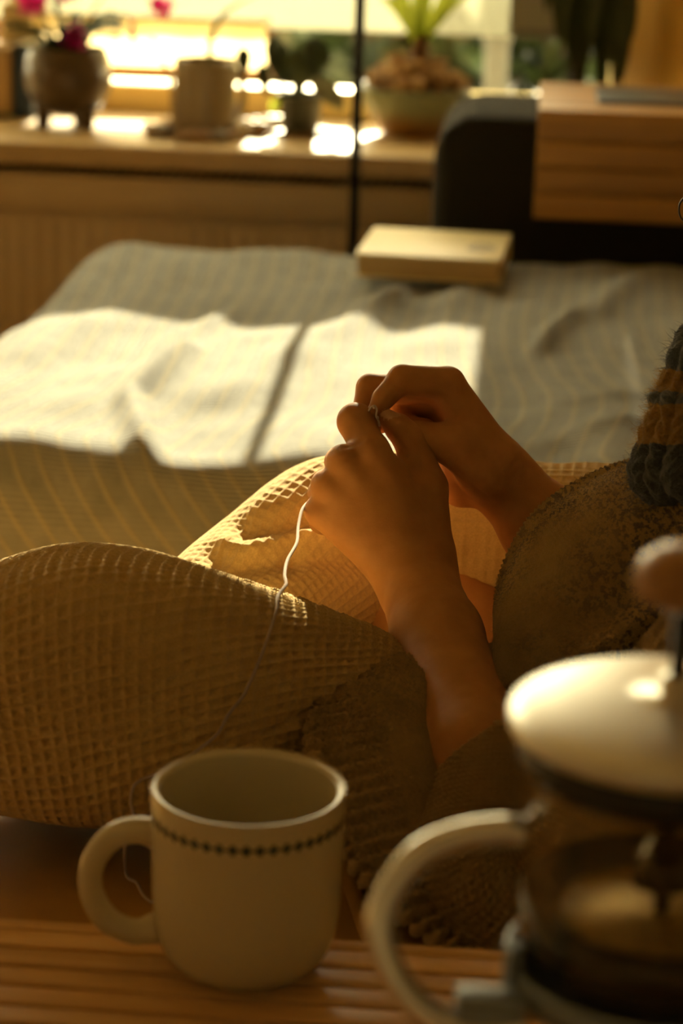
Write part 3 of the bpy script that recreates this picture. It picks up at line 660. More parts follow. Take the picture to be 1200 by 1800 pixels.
# -- dark plant behind the sofa arm
q = np.array([0.062, 3.83, SILL])
dp = thing('dark_strap_plant', q, 'dark plant with long drooping strap leaves behind the wooden tray', 'potted plant')
MB().lathe([(0, 0), (0.035, 0), (0.045, 0.07), (0.048, 0.07), (0.048, 0.08), (0.043, 0.08), (0.042, 0.07), (0, 0.068)], q, 36).build('pot', mat('dark_pot', (0.05, 0.03, 0.02), 0.5), dp)
MB().lathe([(0.014, 0.06), (0.012, 0.14), (0.016, 0.22), (0.010, 0.26)], q, 14).build('trunk', mat('dark_bark', (0.05, 0.028, 0.015), 0.85), dp)
for (tx, ty, bx1, bz1, w) in ((1092, 150, .035, .075, .017), (1075, 172, .045, .06, .016), (960, 20, -.03, .06, .015), (985, 90, -.03, .07, .018), (1110, 70, .03, .06, .016), (1030, -60, 0, .03, .016), (1000, 130, -.01, .08, .018), (1050, 165, .02, .08, .018), (1020, 165, 0, .08, .018), (1065, 120, .02, .07, .018), (1035, 100, .005, .07, .018)):
    A = q+np.array([0, 0, 0.22]); B = ony(tx, ty, 3.80+rng.uniform(-.02, .03)); mb = MB()
    leaf(mb, A, B, w, (bx1*0.5, -0.01, bz1), 16, 0.25, strap, side=(0.85, 0.2, 0.45)); mb.build('leaf', M['leafd'], dp)

# ================================================================== DAYBED UNDER THE PERSON
SEAT = 0.466
db = thing('daybed', (0.1, 1.5, 0), 'brown leather daybed under the person, edged with a piping seam', 'daybed')
def cushion(x0, x1, y0, y1, z0, z1, name, m, par, bev=0.05, dome=0.0):
    nx, ny = 60, 40; bm = bmesh.new(); bmesh.ops.create_cube(bm, size=1)
    for v in bm.verts: v.co = Vector((v.co.x*(x1-x0), v.co.y*(y1-y0), v.co.z*(z1-z0)))
    bmesh.ops.bevel(bm, geom=bm.edges[:], offset=bev, segments=6, profile=0.6, affect='EDGES')
    v = np.array([q.co[:] for q in bm.verts])+np.array([(x0+x1)/2, (y0+y1)/2, (z0+z1)/2]); bm.verts.index_update(); f = [[w.index for w in q.verts] for q in bm.faces]; bm.free()
    return MB().add(v, f).build(name, m, par)
cushion(-0.95, 0.62, 1.10, 1.72, 0.30, SEAT, 'seat_cushion', M['leather'], db, 0.035)
cushion(-0.95, 0.62, 1.11, 1.71, 0.12, 0.30, 'seat_base', M['leather'], db, 0.02)
cushion(0.55, 0.80, 1.10, 1.72, 0.12, 0.85, 'headrest', M['leather'], db, 0.06)
for x in (-0.85, 0.68):
    for y in (1.18, 1.64): MB().lathe([(0.02, 0), (0.028, 0.125)], (x, y, 0), 16).build('leg', M['slatgap'], db)
MB().tube(spline([onz(592, 1490, SEAT+0.002), onz(620, 1560, SEAT+0.003), onz(652, 1650, SEAT+0.002), onz(690, 1740, SEAT-0.004)], 30), 0.0055, 10).build('piping', M['leather'], db)

# ================================================================== TABLE, MUG, PRESS
TT = 0.51
tb = thing('slatted_table', (-0.1, 0.75, 0), 'light wooden slatted table carrying the mug and the coffee press', 'table')
slat = MB().bx((0, 0, 0), (1.20, 0.0158, 0.016), bev=0.0016, seg=2).mesh('slat', (0, 0, 0), [M['slat']])
edge = MB().bx((0, 0, 0), (1.20, 0.0092, 0.016), bev=0.0012, seg=1).mesh('edge_slat', (0, 0, 0), [M['slat']])
link('edge_slat', edge, tb, (-0.1, 1.052, TT-0.008))
ns = 36
for i in range(ns): link('slat', slat, tb, (-0.1, 1.0382-0.0186*i, TT-0.008))
yb = 1.0382-0.0186*(ns-1)-0.009
MB().bx((-0.1, (1.057+yb)/2, TT-0.020), (1.19, 1.055-yb, 0.010)).build('under_board', M['slatgap'], tb)
for x in (-0.66, 0.46): MB().bx((x, (1.057+yb)/2, TT-0.045), (0.03, 1.05-yb, 0.05), bev=0.003).build('side_rail', M['slat'], tb)
for x in (-0.66, 0.46):
    for y in (1.03, yb+0.03): MB().bx((x, y, (TT-0.06)/2), (0.04, 0.04, TT-0.06), bev=0.004).build('leg', M['slat'], tb)

mc = onz(431, 1696, TT); mc[2] = TT
mug = thing('mug', mc, 'cream ceramic mug with a dark dotted band below its rim', 'mug')
def mugprint(t, b):
    sp = t.n('ShaderNodeSeparateXYZ'); t.L.new(t.coord(), sp.inputs[0])
    ang = t.m('ARCTAN2', sp.outputs[1], sp.outputs[0])
    s = t.m('SINE', t.m('MULTIPLY', ang, 46.0))
    dz = t.m('MULTIPLY', t.m('SUBTRACT', sp.outputs[2], 0.0795), 420.0)
    leaf_ = t.m('GREATER_THAN', t.m('SUBTRACT', s, t.m('MULTIPLY', dz, dz)), -0.35)
    line = t.m('LESS_THAN', t.m('ABSOLUTE', t.m('SUBTRACT', sp.outputs[2], 0.0795)), 0.0007)
    out_ = t.m('GREATER_THAN', t.m('ADD', t.m('MULTIPLY', sp.outputs[0], sp.outputs[0]), t.m('MULTIPLY', sp.outputs[1], sp.outputs[1])), 0.0438**2)
    f = t.m('MULTIPLY', t.m('MAXIMUM', leaf_, line), out_)
    t.L.new(t.mix(f, rgb((0.60, 0.51, 0.31)), (0.045, 0.06, 0.045, 1)), b.inputs['Base Color'])
M['mugm'] = mat('cream_glaze_banded', (0.60, 0.51, 0.31), 0.25, extra=mugprint)
R = 0.0452; H = 0.0912
prof = [(0, 0.0015), (0.024, 0.0015), (0.0255, 0.0), (0.028, 0.0008), (0.034, 0.005), (0.0395, 0.0125), (0.0428, 0.0235), (0.0440, 0.036), (0.0445, 0.06), (R, H-0.002), (R-0.0008, H-0.0002), (R-0.0022, H), (R-0.0036, H-0.0012), (R-0.0042, H-0.006), (0.0402, 0.05), (0.0395, 0.03), (0.034, 0.013), (0.02, 0.006), (0, 0.005)]
MB().lathe(spline([(a, b, 0) for a, b in prof], 110)[:, :2].clip(0), mc, 96).build('cup', M['mugm'], mug)
hx = np.array([(0.0405, 0.0665), (0.052, 0.0685), (0.063, 0.0645), (0.0715, 0.0525), (0.0725, 0.037), (0.065, 0.0225), (0.053, 0.0165), (0.0415, 0.0185)])
ha = math.radians(186)
hv = spline([(q[0]*math.cos(ha), q[0]*math.sin(ha), q[1]) for q in hx], 60)+mc
MB().tube(hv, np.interp(np.linspace(0, 1, 60), [0, .08, .5, .92, 1], [.0078, .0064, .0056, .0064, .0078]), 20).build('handle', M['cream'], mug)

# coffee press (nearest thing, strongly out of focus)
DP = 0.82
pc = P(1187, 1245, DP); pcx, pcy = pc[0], pc[1]; ZL = pc[2]
prs = thing('coffee_press', (pcx, pcy, TT), 'glass coffee press with steel lid, wooden knob and loop handle', 'coffee press')
RG = 0.0505
MB().lathe([(0, TT+0.012), (RG-0.006, TT+0.012), (RG, TT+0.020), (RG, ZL-0.012), (RG+0.002, ZL-0.008), (RG+0.0006, ZL-0.008), (RG-0.0022, ZL-0.013), (RG-0.0022, TT+0.021), (RG-0.008, TT+0.015), (0, TT+0.015)], (pcx, pcy, 0), 72).build('glass_beaker', M['pressglass'], prs)
MB().lathe([(RG-0.004, ZL-0.0095), (RG+0.004, ZL-0.0085), (0.0562, ZL-0.0075), (0.0570, ZL-0.005), (0.0562, ZL-0.002), (0.050, ZL+0.0005), (0.036, ZL+0.003), (0.018, ZL+0.0045), (0.006, ZL+0.005), (0.006, ZL+0.012), (0.0, ZL+0.012)], (pcx, pcy, 0), 72).build('lid', M['lidm'], prs)
MB().lathe([(0.030, ZL-0.012), (0.0535, ZL-0.0085), (0.0535, ZL-0.018), (0.050, ZL-0.022), (0.030, ZL-0.022), (0.030, ZL-0.012)], (pcx, pcy, 0), 60).build('lid_gasket', M['black'], prs)
kz = P(1187, 992, DP)[2]
MB().lathe([(0, kz-0.010), (0.009, kz-0.010), (0.0165, kz-0.006), (0.0172, kz), (0.0155, kz+0.006), (0.009, kz+0.0105), (0, kz+0.0115)], (pcx, pcy, 0), 40).build('knob', M['knob'], prs)
dz_ = P(1187, 1660, DP)[2]
MB().lathe([(0.0028, dz_-0.01), (0.0028, kz-0.006)], (pcx, pcy, 0), 16).build('plunger_rod', M['black'], prs)
pl = MB().lathe([(0.034, dz_), (0.046, dz_+0.001), (0.0485, dz_+0.008), (0.0485, dz_-0.008), (0.034, dz_-0.007), (0.034, dz_)], (pcx, pcy, 0), 60).build('plunger_rim', M['black'], prs)
MB().lathe([(0, dz_+0.001), (0.0355, dz_+0.001), (0.0355, dz_-0.002), (0, dz_-0.002)], (pcx, pcy, 0), 48).build('filter_mesh', mat('brass_filter', (0.42, 0.28, 0.05), 0.5, 0.3, noise=(220, 0.4)), prs)
MB().lathe([(0.011, dz_+0.012), (0.009, dz_+0.02), (0.004, dz_+0.03), (0.003, dz_)], (pcx, pcy, 0), 20).build('plunger_nut', M['black'], prs)
MB().lathe([(0, TT+0.016), (RG-0.004, TT+0.020), (RG-0.003, TT+0.075), (0, TT+0.075)], (pcx, pcy, 0), 48).build('coffee', mat('black_coffee', (0.02, 0.009, 0.004), 0.15), prs)
bz = P(900, 1760, DP)[2]
fm = MB().lathe([(RG+0.0005, bz-0.006), (RG+0.003, bz-0.006), (RG+0.003, bz+0.004), (RG+0.0005, bz+0.004), (RG+0.0005, bz-0.006)], (pcx, pcy, 0), 60)
for a in (200, 290, 20, 110):
    r_ = math.radians(a); fm.bx((pcx+(RG+0.003)*math.cos(r_), pcy+(RG+0.003)*math.sin(r_), (TT+bz)/2+0.006), (0.006, 0.006, bz-TT+0.014), Matrix.Rotation(r_, 3, 'Z'), bev=0.001)
fm.lathe([(0.0, TT), (RG+0.005, TT), (RG+0.006, TT+0.006), (RG+0.001, TT+0.012), (0.0, TT+0.012)], (pcx, pcy, 0), 60)
fm.build('frame', M['greyp'], prs)
def hpt(x, y): return P(x, y, DP+0.004)
MB().bx((hpt(862, 1765)+hpt(862, 1775))/2, (0.024, 0.013, 0.012), Matrix.Rotation(YAW, 3, 'Z'), bev=0.002).build('handle_bracket', M['greyp'], prs)
MB().tube(spline([hpt(925, 1462), hpt(880, 1460), hpt(810, 1470), hpt(740, 1500), hpt(690, 1560), hpt(668, 1630), hpt(690, 1710), hpt(750, 1780), hpt(840, 1810), hpt(925, 1800)], 70), 0.0054, 16).build('handle', M['chrome'], prs)

# ================================================================== PERSON
# The figure is laid out in picture pixels plus a depth offset in the same unit
# (1 unit = 0.35 mm at the hands, 1.49 m away) and turned into metres by H().
D0 = 1.49; SC = D0/F
def H(p):
    p = np.asarray(p, float); d = D0+p[..., 2:3]*SC
    return CAM+d*(FW+CR*(p[..., 0:1]-600)/F-CU*(p[..., 1:2]-900)/F)

def sdf_mesh(prims, lo, hi, vox, cuts=(), pad=30):
    """smooth union of tapered capsules -> quads (surface nets)"""
    lo = np.array(lo, float); hi = np.array(hi, float); n = np.ceil((hi-lo)/vox).astype(int)+1
    ax = [lo[i]+vox*np.arange(n[i]) for i in range(3)]
    D = np.full(n, 60.0, np.float32)
    def cap(a, b, ra, rb, fl, sl):
        X = ax[0][sl[0], None, None].astype(np.float32); Y = ax[1][None, sl[1], None].astype(np.float32); Z = ax[2][None, None, sl[2]].astype(np.float32)
        ba = b-a; L2 = max(float(ba@ba), 1e-6)
        t = np.clip(((X-a[0])*ba[0]+(Y-a[1])*ba[1]+(Z-a[2])*ba[2])/L2, 0, 1)
        dx = X-a[0]-t*ba[0]; dy = Y-a[1]-t*ba[1]; dz = (Z-a[2]-t*ba[2])*fl
        return np.sqrt(dx*dx+dy*dy+dz*dz)-(ra+(rb-ra)*t)
    def slc(a, b, ra, rb, m):
        mn = np.minimum(a-ra, b-rb)-m; mx = np.maximum(a+ra, b+rb)+m
        i0 = np.clip(np.floor((mn-lo)/vox).astype(int), 0, n-1); i1 = np.clip(np.ceil((mx-lo)/vox).astype(int)+1, 0, n)
        return tuple(slice(i0[i], i1[i]) for i in range(3))
    for pr in prims:
        a, b, ra, rb, k = np.array(pr[0], float), np.array(pr[1], float), pr[2], pr[3], pr[4]; fl = pr[5] if len(pr) > 5 else 1.0
        sl = slc(a, b, ra, rb, pad)
        if any(s.stop <= s.start for s in sl): continue
        d = cap(a, b, ra, rb, fl, sl); o = D[sl]
        h = np.clip(0.5+0.5*(o-d)/k, 0, 1); D[sl] = o*(1-h)+d*h-k*h*(1-h)
    for pr in cuts:
        a, b, ra, rb, k = np.array(pr[0], float), np.array(pr[1], float), pr[2], pr[3], pr[4]
        sl = slc(a, b, ra, rb, pad)
        if any(s.stop <= s.start for s in sl): continue
        d = -cap(a, b, ra, rb, 1.0, sl); o = D[sl]
        h = np.clip(0.5-0.5*(o-d)/k, 0, 1); D[sl] = o*(1-h)+d*h+k*h*(1-h)
    neg = D < 0
    c = neg[:-1, :-1, :-1].astype(np.int8)
    for dx in (0, 1):
        for dy in (0, 1):
            for dz in (0, 1):
                if dx+dy+dz: c = c+neg[dx:n[0]-1+dx, dy:n[1]-1+dy, dz:n[2]-1+dz]
    act = (c > 0) & (c < 8); I = np.argwhere(act); idx = np.full(act.shape, -1, np.int64); idx[tuple(I.T)] = np.arange(len(I))
    acc = np.zeros((len(I), 3)); cnt = np.zeros(len(I))
    corners = [(x, y, z) for x in (0, 1) for y in (0, 1) for z in (0, 1)]
    for p in corners:
        for k in range(3):
            if p[k] == 0:
                q = list(p); q[k] = 1
                A = D[I[:, 0]+p[0], I[:, 1]+p[1], I[:, 2]+p[2]].astype(float); B = D[I[:, 0]+q[0], I[:, 1]+q[1], I[:, 2]+q[2]].astype(float)
                s = (A < 0) != (B < 0); t = np.where(s, A/np.where(s, A-B, 1), 0)
                pt = np.tile(np.array(p, float), (len(I), 1)); pt[:, k] = t
                acc[s] += pt[s]; cnt += s
    V = lo+vox*(I+acc/cnt[:, None]); faces = []
    for k in range(3):
        i, j = (k+1) % 3, (k+2) % 3
        sA = [slice(1, n[m]-1) for m in range(3)]; sA[k] = slice(0, n[k]-1); sB = list(sA); sB[k] = slice(1, n[k])
        a = neg[tuple(sA)]; b = neg[tuple(sB)]; E = np.argwhere(a != b); fl = a[tuple(E.T)]
        base = E.copy()
        for m in range(3):
            if m != k: base[:, m] += 1
        def at(di, dj): q = base.copy(); q[:, i] += di; q[:, j] += dj; return idx[tuple(q.T)]
        Q = np.stack([at(-1, -1), at(0, -1), at(0, 0), at(-1, 0)], 1); Q[~fl] = Q[~fl][:, ::-1]
        faces.append(Q)
    Fq = np.concatenate(faces); Fq = Fq[(Fq >= 0).all(1)]
    # light smoothing
    for _ in range(2):
        s = np.zeros_like(V); w = np.zeros(len(V))
        for e in range(4):
            a, b = Fq[:, e], Fq[:, (e+1) % 4]; np.add.at(s, a, V[b]); np.add.at(w, a, 1); np.add.at(s, b, V[a]); np.add.at(w, b, 1)
        V = 0.5*V+0.5*s/np.maximum(w, 1)[:, None]
    return V, Fq

K = 14
# --- left arm and hand (nearest; back of the hand to the camera)
lw = (727, 1008, 0)
LEFT = [
 ((905, 1560, -610), (838, 1330, -400), 98, 94, 20), ((838, 1330, -400), (768, 1120, -145), 94, 80, 20), ((768, 1120, -145), (735, 1030, -12), 80, 68, 20),
 ((735, 1030, -12), (718, 985, 0), 68, 66, 24, 1.25),
 # metacarpal fan
 ((755, 985, 5), (660, 800, -8), 44, 30, 26), ((735, 990, -4), (612, 818, -12), 44, 29, 26), ((712, 995, -2), (582, 858, -6), 42, 28, 26), ((692, 1000, 6), (568, 902, 8), 42, 28, 26),
 ((700, 960, 30), (620, 870, 30), 50, 42, 26),
 # knuckles
 ((655, 797, -6), (652, 790, 0), 31, 31, 12), ((607, 815, -8), (603, 810, 0), 30, 30, 12), ((578, 857, -2), (574, 853, 6), 29, 29, 10), ((567, 900, 12), (563, 897, 18), 29, 28, 10),
 # index: short foreshortened proximal, bent at the top
 ((652, 795, 4), (625, 741, 58), 31, 33, 12), ((625, 741, 58), (645, 742, 122), 31, 25, 8), ((645, 742, 122), (672, 744, 92), 24, 18, 8),
 # middle, ring, little curled under
 ((605, 815, 6), (597, 812, 100), 29, 27, 8), ((597, 812, 100), (650, 838, 140), 26, 24, 6), ((650, 838, 140), (690, 850, 100), 24, 20, 6),
 ((576, 855, 6), (567, 866, 96), 27, 26, 7), ((567, 866, 96), (625, 890, 135), 25, 23, 6), ((625, 890, 135), (665, 900, 95), 23, 20, 6),
 ((565, 898, 16), (566, 915, 92), 26, 24, 8), ((566, 915, 92), (612, 935, 120), 23, 21, 6), ((612, 935, 120), (650, 935, 85), 21, 18, 6),
 # thumb
 ((752, 960, 22), (750, 858, 40), 44, 36, 22), ((750, 858, 40), (722, 775, 52), 36, 30, 12), ((722, 775, 52), (700, 752, 52), 29, 24, 8), ((700, 752, 52), (678, 733, 54), 24, 16, 8),
 ((730, 930, 25), (690, 840, 20), 40, 32, 24),
]
LCUT = [((667, 752, -2), (700, 796, -8), 4, 5, 8), ((700, 796, -8), (752, 822, -2), 5, 3, 8), ((608, 786, -20), (640, 772, -22), 2, 2, 8)]
# --- right arm and hand (behind; thumb side to the camera)
z0 = 95
def Rz_(*p): return (p[0], p[1], p[2]+z0)
RIGHT = [
 ((1290, 1270, 160), (1060, 1020, 140), 92, 86, 20), ((1060, 1020, 140), (957, 928, 130), 86, 76, 20), ((957, 928, 130), (888, 850, 122), 76, 60, 20), ((888, 850, 122), (868, 826, 118), 60, 58, 20),
 (Rz_(872, 822, 5), Rz_(788, 675, -8), 46, 29, 24), (Rz_(876, 828, 30), Rz_(784, 685, 26), 44, 29, 24), (Rz_(872, 838, 55), Rz_(782, 708, 54), 42, 28, 24), (Rz_(866, 850, 72), Rz_(782, 740, 78), 40, 26, 24),
 # index
 (Rz_(786, 674, -6), Rz_(706, 667, -30), 29, 26, 10), (Rz_(706, 667, -30), Rz_(674, 700, -42), 25, 20, 7), (Rz_(674, 700, -42), Rz_(660, 722, -40), 19, 15, 7),
 # middle
 (Rz_(782, 686, 26), Rz_(651, 682, 22), 28, 25, 8), (Rz_(651, 682, 22), Rz_(638, 728, 2), 25, 21, 6), (Rz_(638, 728, 2), Rz_(655, 752, -14), 20, 16, 6),
 # ring, little folded into the palm
 (Rz_(780, 708, 54), Rz_(700, 706, 62), 27, 24, 8), (Rz_(700, 706, 62), Rz_(712, 748, 40), 23, 21, 6), (Rz_(712, 748, 40), Rz_(748, 752, 24), 20, 17, 6),
 (Rz_(780, 740, 78), Rz_(716, 742, 84), 25, 22, 8), (Rz_(716, 742, 84), Rz_(735, 778, 60), 21, 19, 6), (Rz_(735, 778, 60), Rz_(768, 782, 40), 19, 16, 6),
 # thenar and thumb
 (Rz_(860, 826, -12), Rz_(806, 783, -32), 54, 42, 24), (Rz_(806, 783, -32), Rz_(738, 768, -34), 40, 27, 14), (Rz_(738, 768, -34), Rz_(692, 752, -30), 26, 18, 8),
 # little-finger heel of the palm
 (Rz_(858, 858, 30), Rz_(812, 852, 36), 36, 38, 12), (Rz_(812, 852, 36), Rz_(800, 790, 66), 36, 34, 14),
]
RCUT = [(Rz_(783, 822, -68), Rz_(852, 872, -40), 4, 3, 9), (Rz_(800, 668, -44), Rz_(770, 726, -36), 3.5, 3, 9), (Rz_(742, 690, -52), Rz_(700, 700, -55), 2, 2, 8)]
VA, FA = sdf_mesh(LEFT, (500, 680, -710), (1020, 1690, 190), 3.6, LCUT)
VB, FB = sdf_mesh(RIGHT, (590, 600, -40), (1400, 1380, 290), 3.6, RCUT)
# --- torso, upper arms, neck, head and legs (mostly hidden by clothes), coarse
BODY = [
 ((925, 1570, -610), (1430, 985, -400), 84, 70, 40), ((1290, 1270, 160), (1450, 985, 360), 84, 80, 40),
 ((1010, 1420, -260), (1010, 1420, 200), 190, 190, 60), ((1040, 1380, -40), (1260, 1120, -20), 230, 250, 60), ((1260, 1120, -180), (1260, 1120, 160), 200, 200, 60),
 ((1440, 960, -280), (1445, 960, 270), 85, 85, 60), ((1470, 930, -10), (1510, 760, -10), 120, 105, 50),
 # head: skull, face, jaw, nose, brow, lips, ears
 ((1580, 430, -10), (1560, 400, -10), 232, 225, 60), ((1450, 520, -10), (1400, 600, -10), 150, 120, 60), ((1370, 640, -10), (1400, 660, -10), 75, 80, 40),
 ((1340, 430, -10), (1305, 530, -10), 26, 40, 24), ((1350, 400, -90), (1350, 400, 70), 40, 40, 40), ((1318, 590, -50), (1318, 590, 30), 22, 22, 16), ((1326, 622, -40), (1326, 622, 20), 22, 22, 16),
 ((1590, 490, -240), (1600, 540, -235), 36, 26, 14), ((1590, 490, 220), (1600, 540, 215), 36, 26, 14),
 # thighs
 ((980, 1420, -60), (60, 1240, -330), 120, 120, 60), ((1010, 1300, 250), (620, 985, 430), 150, 110, 60), ((620, 985, 430), (420, 1130, 150), 100, 80, 40), ((60, 1260, -330), (420, 1330, -60), 100, 80, 40),
]
BCUT = [((1345, 470, -85), (1345, 470, -75), 30, 30, 24), ((1345, 470, 65), (1345, 470, 55), 30, 30, 24)]
VC, FC = sdf_mesh(BODY, (-180, 100, -760), (1860, 1720, 700), 17.0, BCUT, 90)
person = thing('person', H(np.array([900, 1600, -200])), 'person in beige sweater and waffle trousers sitting sideways, holding fine yarn between both hands', 'person')
mbp = MB()
for V, Fq in ((VA, FA), (VB, FB), (VC, FC)): mbp.add(H(V), Fq.tolist())
allv = np.concatenate([VA, VB, VC])
body = mbp.build('body', [M['skin'], M['nail']], person)
# thumbnail of the near hand
cen = allv[np.array([f[0] for f in mbp.f])]
nail = (((cen[:, 0]-686)/19)**2+((cen[:, 1]-728)/11)**2 < 1) & (cen[:, 2] > 34) & (cen[:, 2] < 80) & (cen[:, 1] < 737)
mi = np.zeros(len(cen), np.int32); mi[nail] = 1; body.data.polygons.foreach_set('material_index', mi)

# ------------------------------------------------------------------ lofted clothes
def loft(rings, nu, nv, t0=0.0):
    """rings: (centre, e1, e2) -> px points [nv][nu], with arc lengths"""
    R_ = np.array([np.concatenate([np.array(a, float) for a in r]) for r in rings]); C = spline(R_, nv)
    t = t0+2*PI*np.arange(nu)/nu
    p = C[:, None, 0:3]+np.cos(t)[None, :, None]*C[:, None, 3:6]+np.sin(t)[None, :, None]*C[:, None, 6:9]
    vs = np.concatenate([[0], np.cumsum(np.linalg.norm(np.diff(C[:, 0:3], axis=0), axis=1))])
    return p, t[None, :]+0*vs[:, None], vs[:, None]+0*t[None, :]
def normals(p):
    du = np.roll(p, -1, 1)-np.roll(p, 1, 1); dv = np.gradient(p, axis=0); N = np.cross(du, dv)
    return N/(np.linalg.norm(N, axis=-1, keepdims=True)+1e-9)
def outward(p, N):
    c = p.mean(1, keepdims=True); return N if ((p-c)*N).sum() > 0 else -N
def cloth(name, p, U, V, m, parent, thick=None, extra=()):
    mb_ = MB().grid(H(p), True); uvs = [np.stack([U, V], -1).reshape(-1, 2)]
    nv_, nu_ = p.shape[:2]
    me = mb_.mesh(name, org(parent), [m]); me.flip_normals() if False else None
    # uv per corner, unwrapping the seam column
    li = np.zeros(len(me.loops), int); me.loops.foreach_get('vertex_index', li); uv = uvs[0][li].reshape(-1, 4, 2)
    du = U[:, -1]-U[:, 0]+(U[:, 1]-U[:, 0]); per = np.abs(du).mean()*np.sign(du.mean())
    lastcol = (li.reshape(-1, 4) % nu_ == nu_-1).any(1); zero = (li.reshape(-1, 4) % nu_ == 0)
    fix = lastcol[:, None] & zero; uv[..., 0] = np.where(fix, uv[..., 0]+per, uv[..., 0])
    lay = me.uv_layers.new(name='UVMap'); lay.data.foreach_set('uv', uv.reshape(-1).astype(np.float32))
    o = link(name, me, parent, org(parent))
    if thick: md = o.modifiers.new('thickness', 'SOLIDIFY'); md.thickness = thick; md.offset = -1
    return o
def ring(c, d, r, rz=None, roll_=0.0):
    """circle of radius r round centre c, facing along d, e1 up in the picture"""
    c = np.array(c, float); d = np.array(d, float); d /= np.linalg.norm(d)
    up = np.array([0, -1.0, 0]); e1 = up-d*(up@d); e1 /= np.linalg.norm(e1); e2 = np.cross(d, e1)
    return (c, e1*r, e2*(rz or r))
def waffle(U, V, w=0.17):
    r = lambda x: np.exp(-((np.abs(x-np.round(x)))/w)**2)
    return np.maximum(r(U), r(V)*0.9)
def seam_ridges(p, segs):
    h = np.zeros(p.shape[:2])
    for (a, b, w, amp) in segs:
        a, b = np.array(a, float), np.array(b, float); d = b-a; L2 = d@d
        t = np.clip(((p[..., :2]-a)@d)/L2, 0, 1); q = p[..., :2]-a-t[..., None]*d
        h += amp*np.exp(-((q**2).sum(-1))/w**2)/(1+np.exp((p[..., 2]-p[..., 2].mean(1, keepdims=True)-30)/22))
    return h

def stitches(U, V, seed, purl=False):
    U = U+0.22*sines(seed, U*0.5, V*0.5, 1.0); V = V+0.25*sines(seed+1, U*0.5, V*0.5, 1.0)
    a = np.abs(U-np.floor(U)-0.5)
    if purl: return np.cos(2*PI*(V+0.5*(np.floor(U) % 2)))*(0.6+0.4*np.cos(4*PI*(a-0.25)))
    col = 1-((a-0.25)*4)**2
    return 0.75*col+0.55*np.sin(2*PI*(V-1.2*a))*np.clip(col+0.2, 0, 1)
# near leg
dn = np.array([1, 0.16, 0.12])
near = [ring((-330, 1225, -330), (1, 0, 0), 24), ring((-290, 1224, -330), (1, 0, 0), 90), ring((-190, 1220, -332), (1, 0, 0), 150), ring((-50, 1210, -334), (1, .0, 0), 194, 205), ring((110, 1200, -334), (1, .03, .03), 232, 225), ring((260, 1206, -328), (1, .12, .06), 226, 222), ring((410, 1232, -285), (1, .22, .2), 206, 205), ring((550, 1272, -215), (1, .28, .3), 194, 165), ring((690, 1312, -150), (1, .3, .35), 180, 145), ring((860, 1370, -90), (1, .3, .3), 150, 130)]
p, T, Vs = loft(near, 520, 420)
CELL = 20.5
U = T*(2*PI*0+225)/CELL; U = U*round(2*PI*225/CELL)/(2*PI*225/CELL)      # whole number of cells round the leg
wx = np.clip((520-p[..., 0])/260, 0, 1); nsup = 2+1.8*wx
supf = (np.abs(np.cos(T))**nsup+np.abs(np.sin(T))**nsup)**(-1/nsup); cen_ = p.mean(1, keepdims=True)
p = cen_+(p-cen_)*supf[..., None]
p[..., 1] += wx*(2-0.15*(p[..., 2]-cen_[..., 2]))
tw = 0.0052*(Vs-420)+0.000012*np.clip(Vs-380, 0, 900)**2
U = U+tw*1.35; Vw = (Vs+55*np.sin(T*1.0+0.6))/(CELL*1.06)
N = outward(p, normals(p))
fold_h = 5*sines(21, Vs/100, T*2.2, 1.5)+7*seam_ridges(p, [((330, 1040), (640, 1120), 30, 1.0), ((360, 1095), (620, 1150), 24, -0.8)])
fold_h += seam_ridges(p, [((700, 1158), (410, 1318), 5, -7), ((705, 1178), (425, 1333), 14, 4)])
p = p+N*(fold_h+8.5*(waffle(U, Vw, 0.16)-0.4))[..., None]
trou = cloth('trousers', p, U, Vw, M['waffle'], person, label='cream waffle-weave trousers') if False else cloth('trousers', p, U, Vw, M['waffle'], person)
tag(trou, 'beige waffle-weave trousers'); NEARP = p
# far leg: thigh, knee and folded shin
far = [ring((1180, 1050, 470), (-1, 0, 0), 200), ring((1050, 1005, 470), (-1, -.1, 0), 190), ring((900, 975, 465), (-1, -.1, 0), 172), ring((740, 965, 450), (-1, -.02, -.05), 163), ring((610, 968, 415), (-1, .35, -.35), 166), ring((520, 1010, 330), (-.75, .75, -.7), 160), ring((430, 1085, 200), (-.7, .75, -.9), 140), ring((330, 1180, 40), (-.6, .7, -.9), 120), ring((260, 1260, -80), (-.6, .7, -.9), 95), ring((245, 1280, -105), (-.6, .7, -.9), 20)]
p, T, Vs = loft(far, 350, 400)
N = outward(p, normals(p)); U = T*round(2*PI*150/19)/(2*PI); Vw = Vs/20
fold_h = 9*sines(22, Vs/90, T*2.4, 1.5)+seam_ridges(p, [((430, 925), (640, 905), 20, -17), ((400, 955), (560, 935), 18, 11), ((380, 985), (520, 985), 20, -14), ((520, 975), (760, 1000), 20, -12), ((540, 945), (800, 960), 19, 10), ((350, 1010), (450, 960), 12, 8), ((700, 880), (850, 900), 22, -6)])
p = p+N*(fold_h+2.8*(waffle(U, Vw)-0.4))[..., None]
tl = cloth('far_trouser_leg', p, U, Vw, M['waffle'], trou)
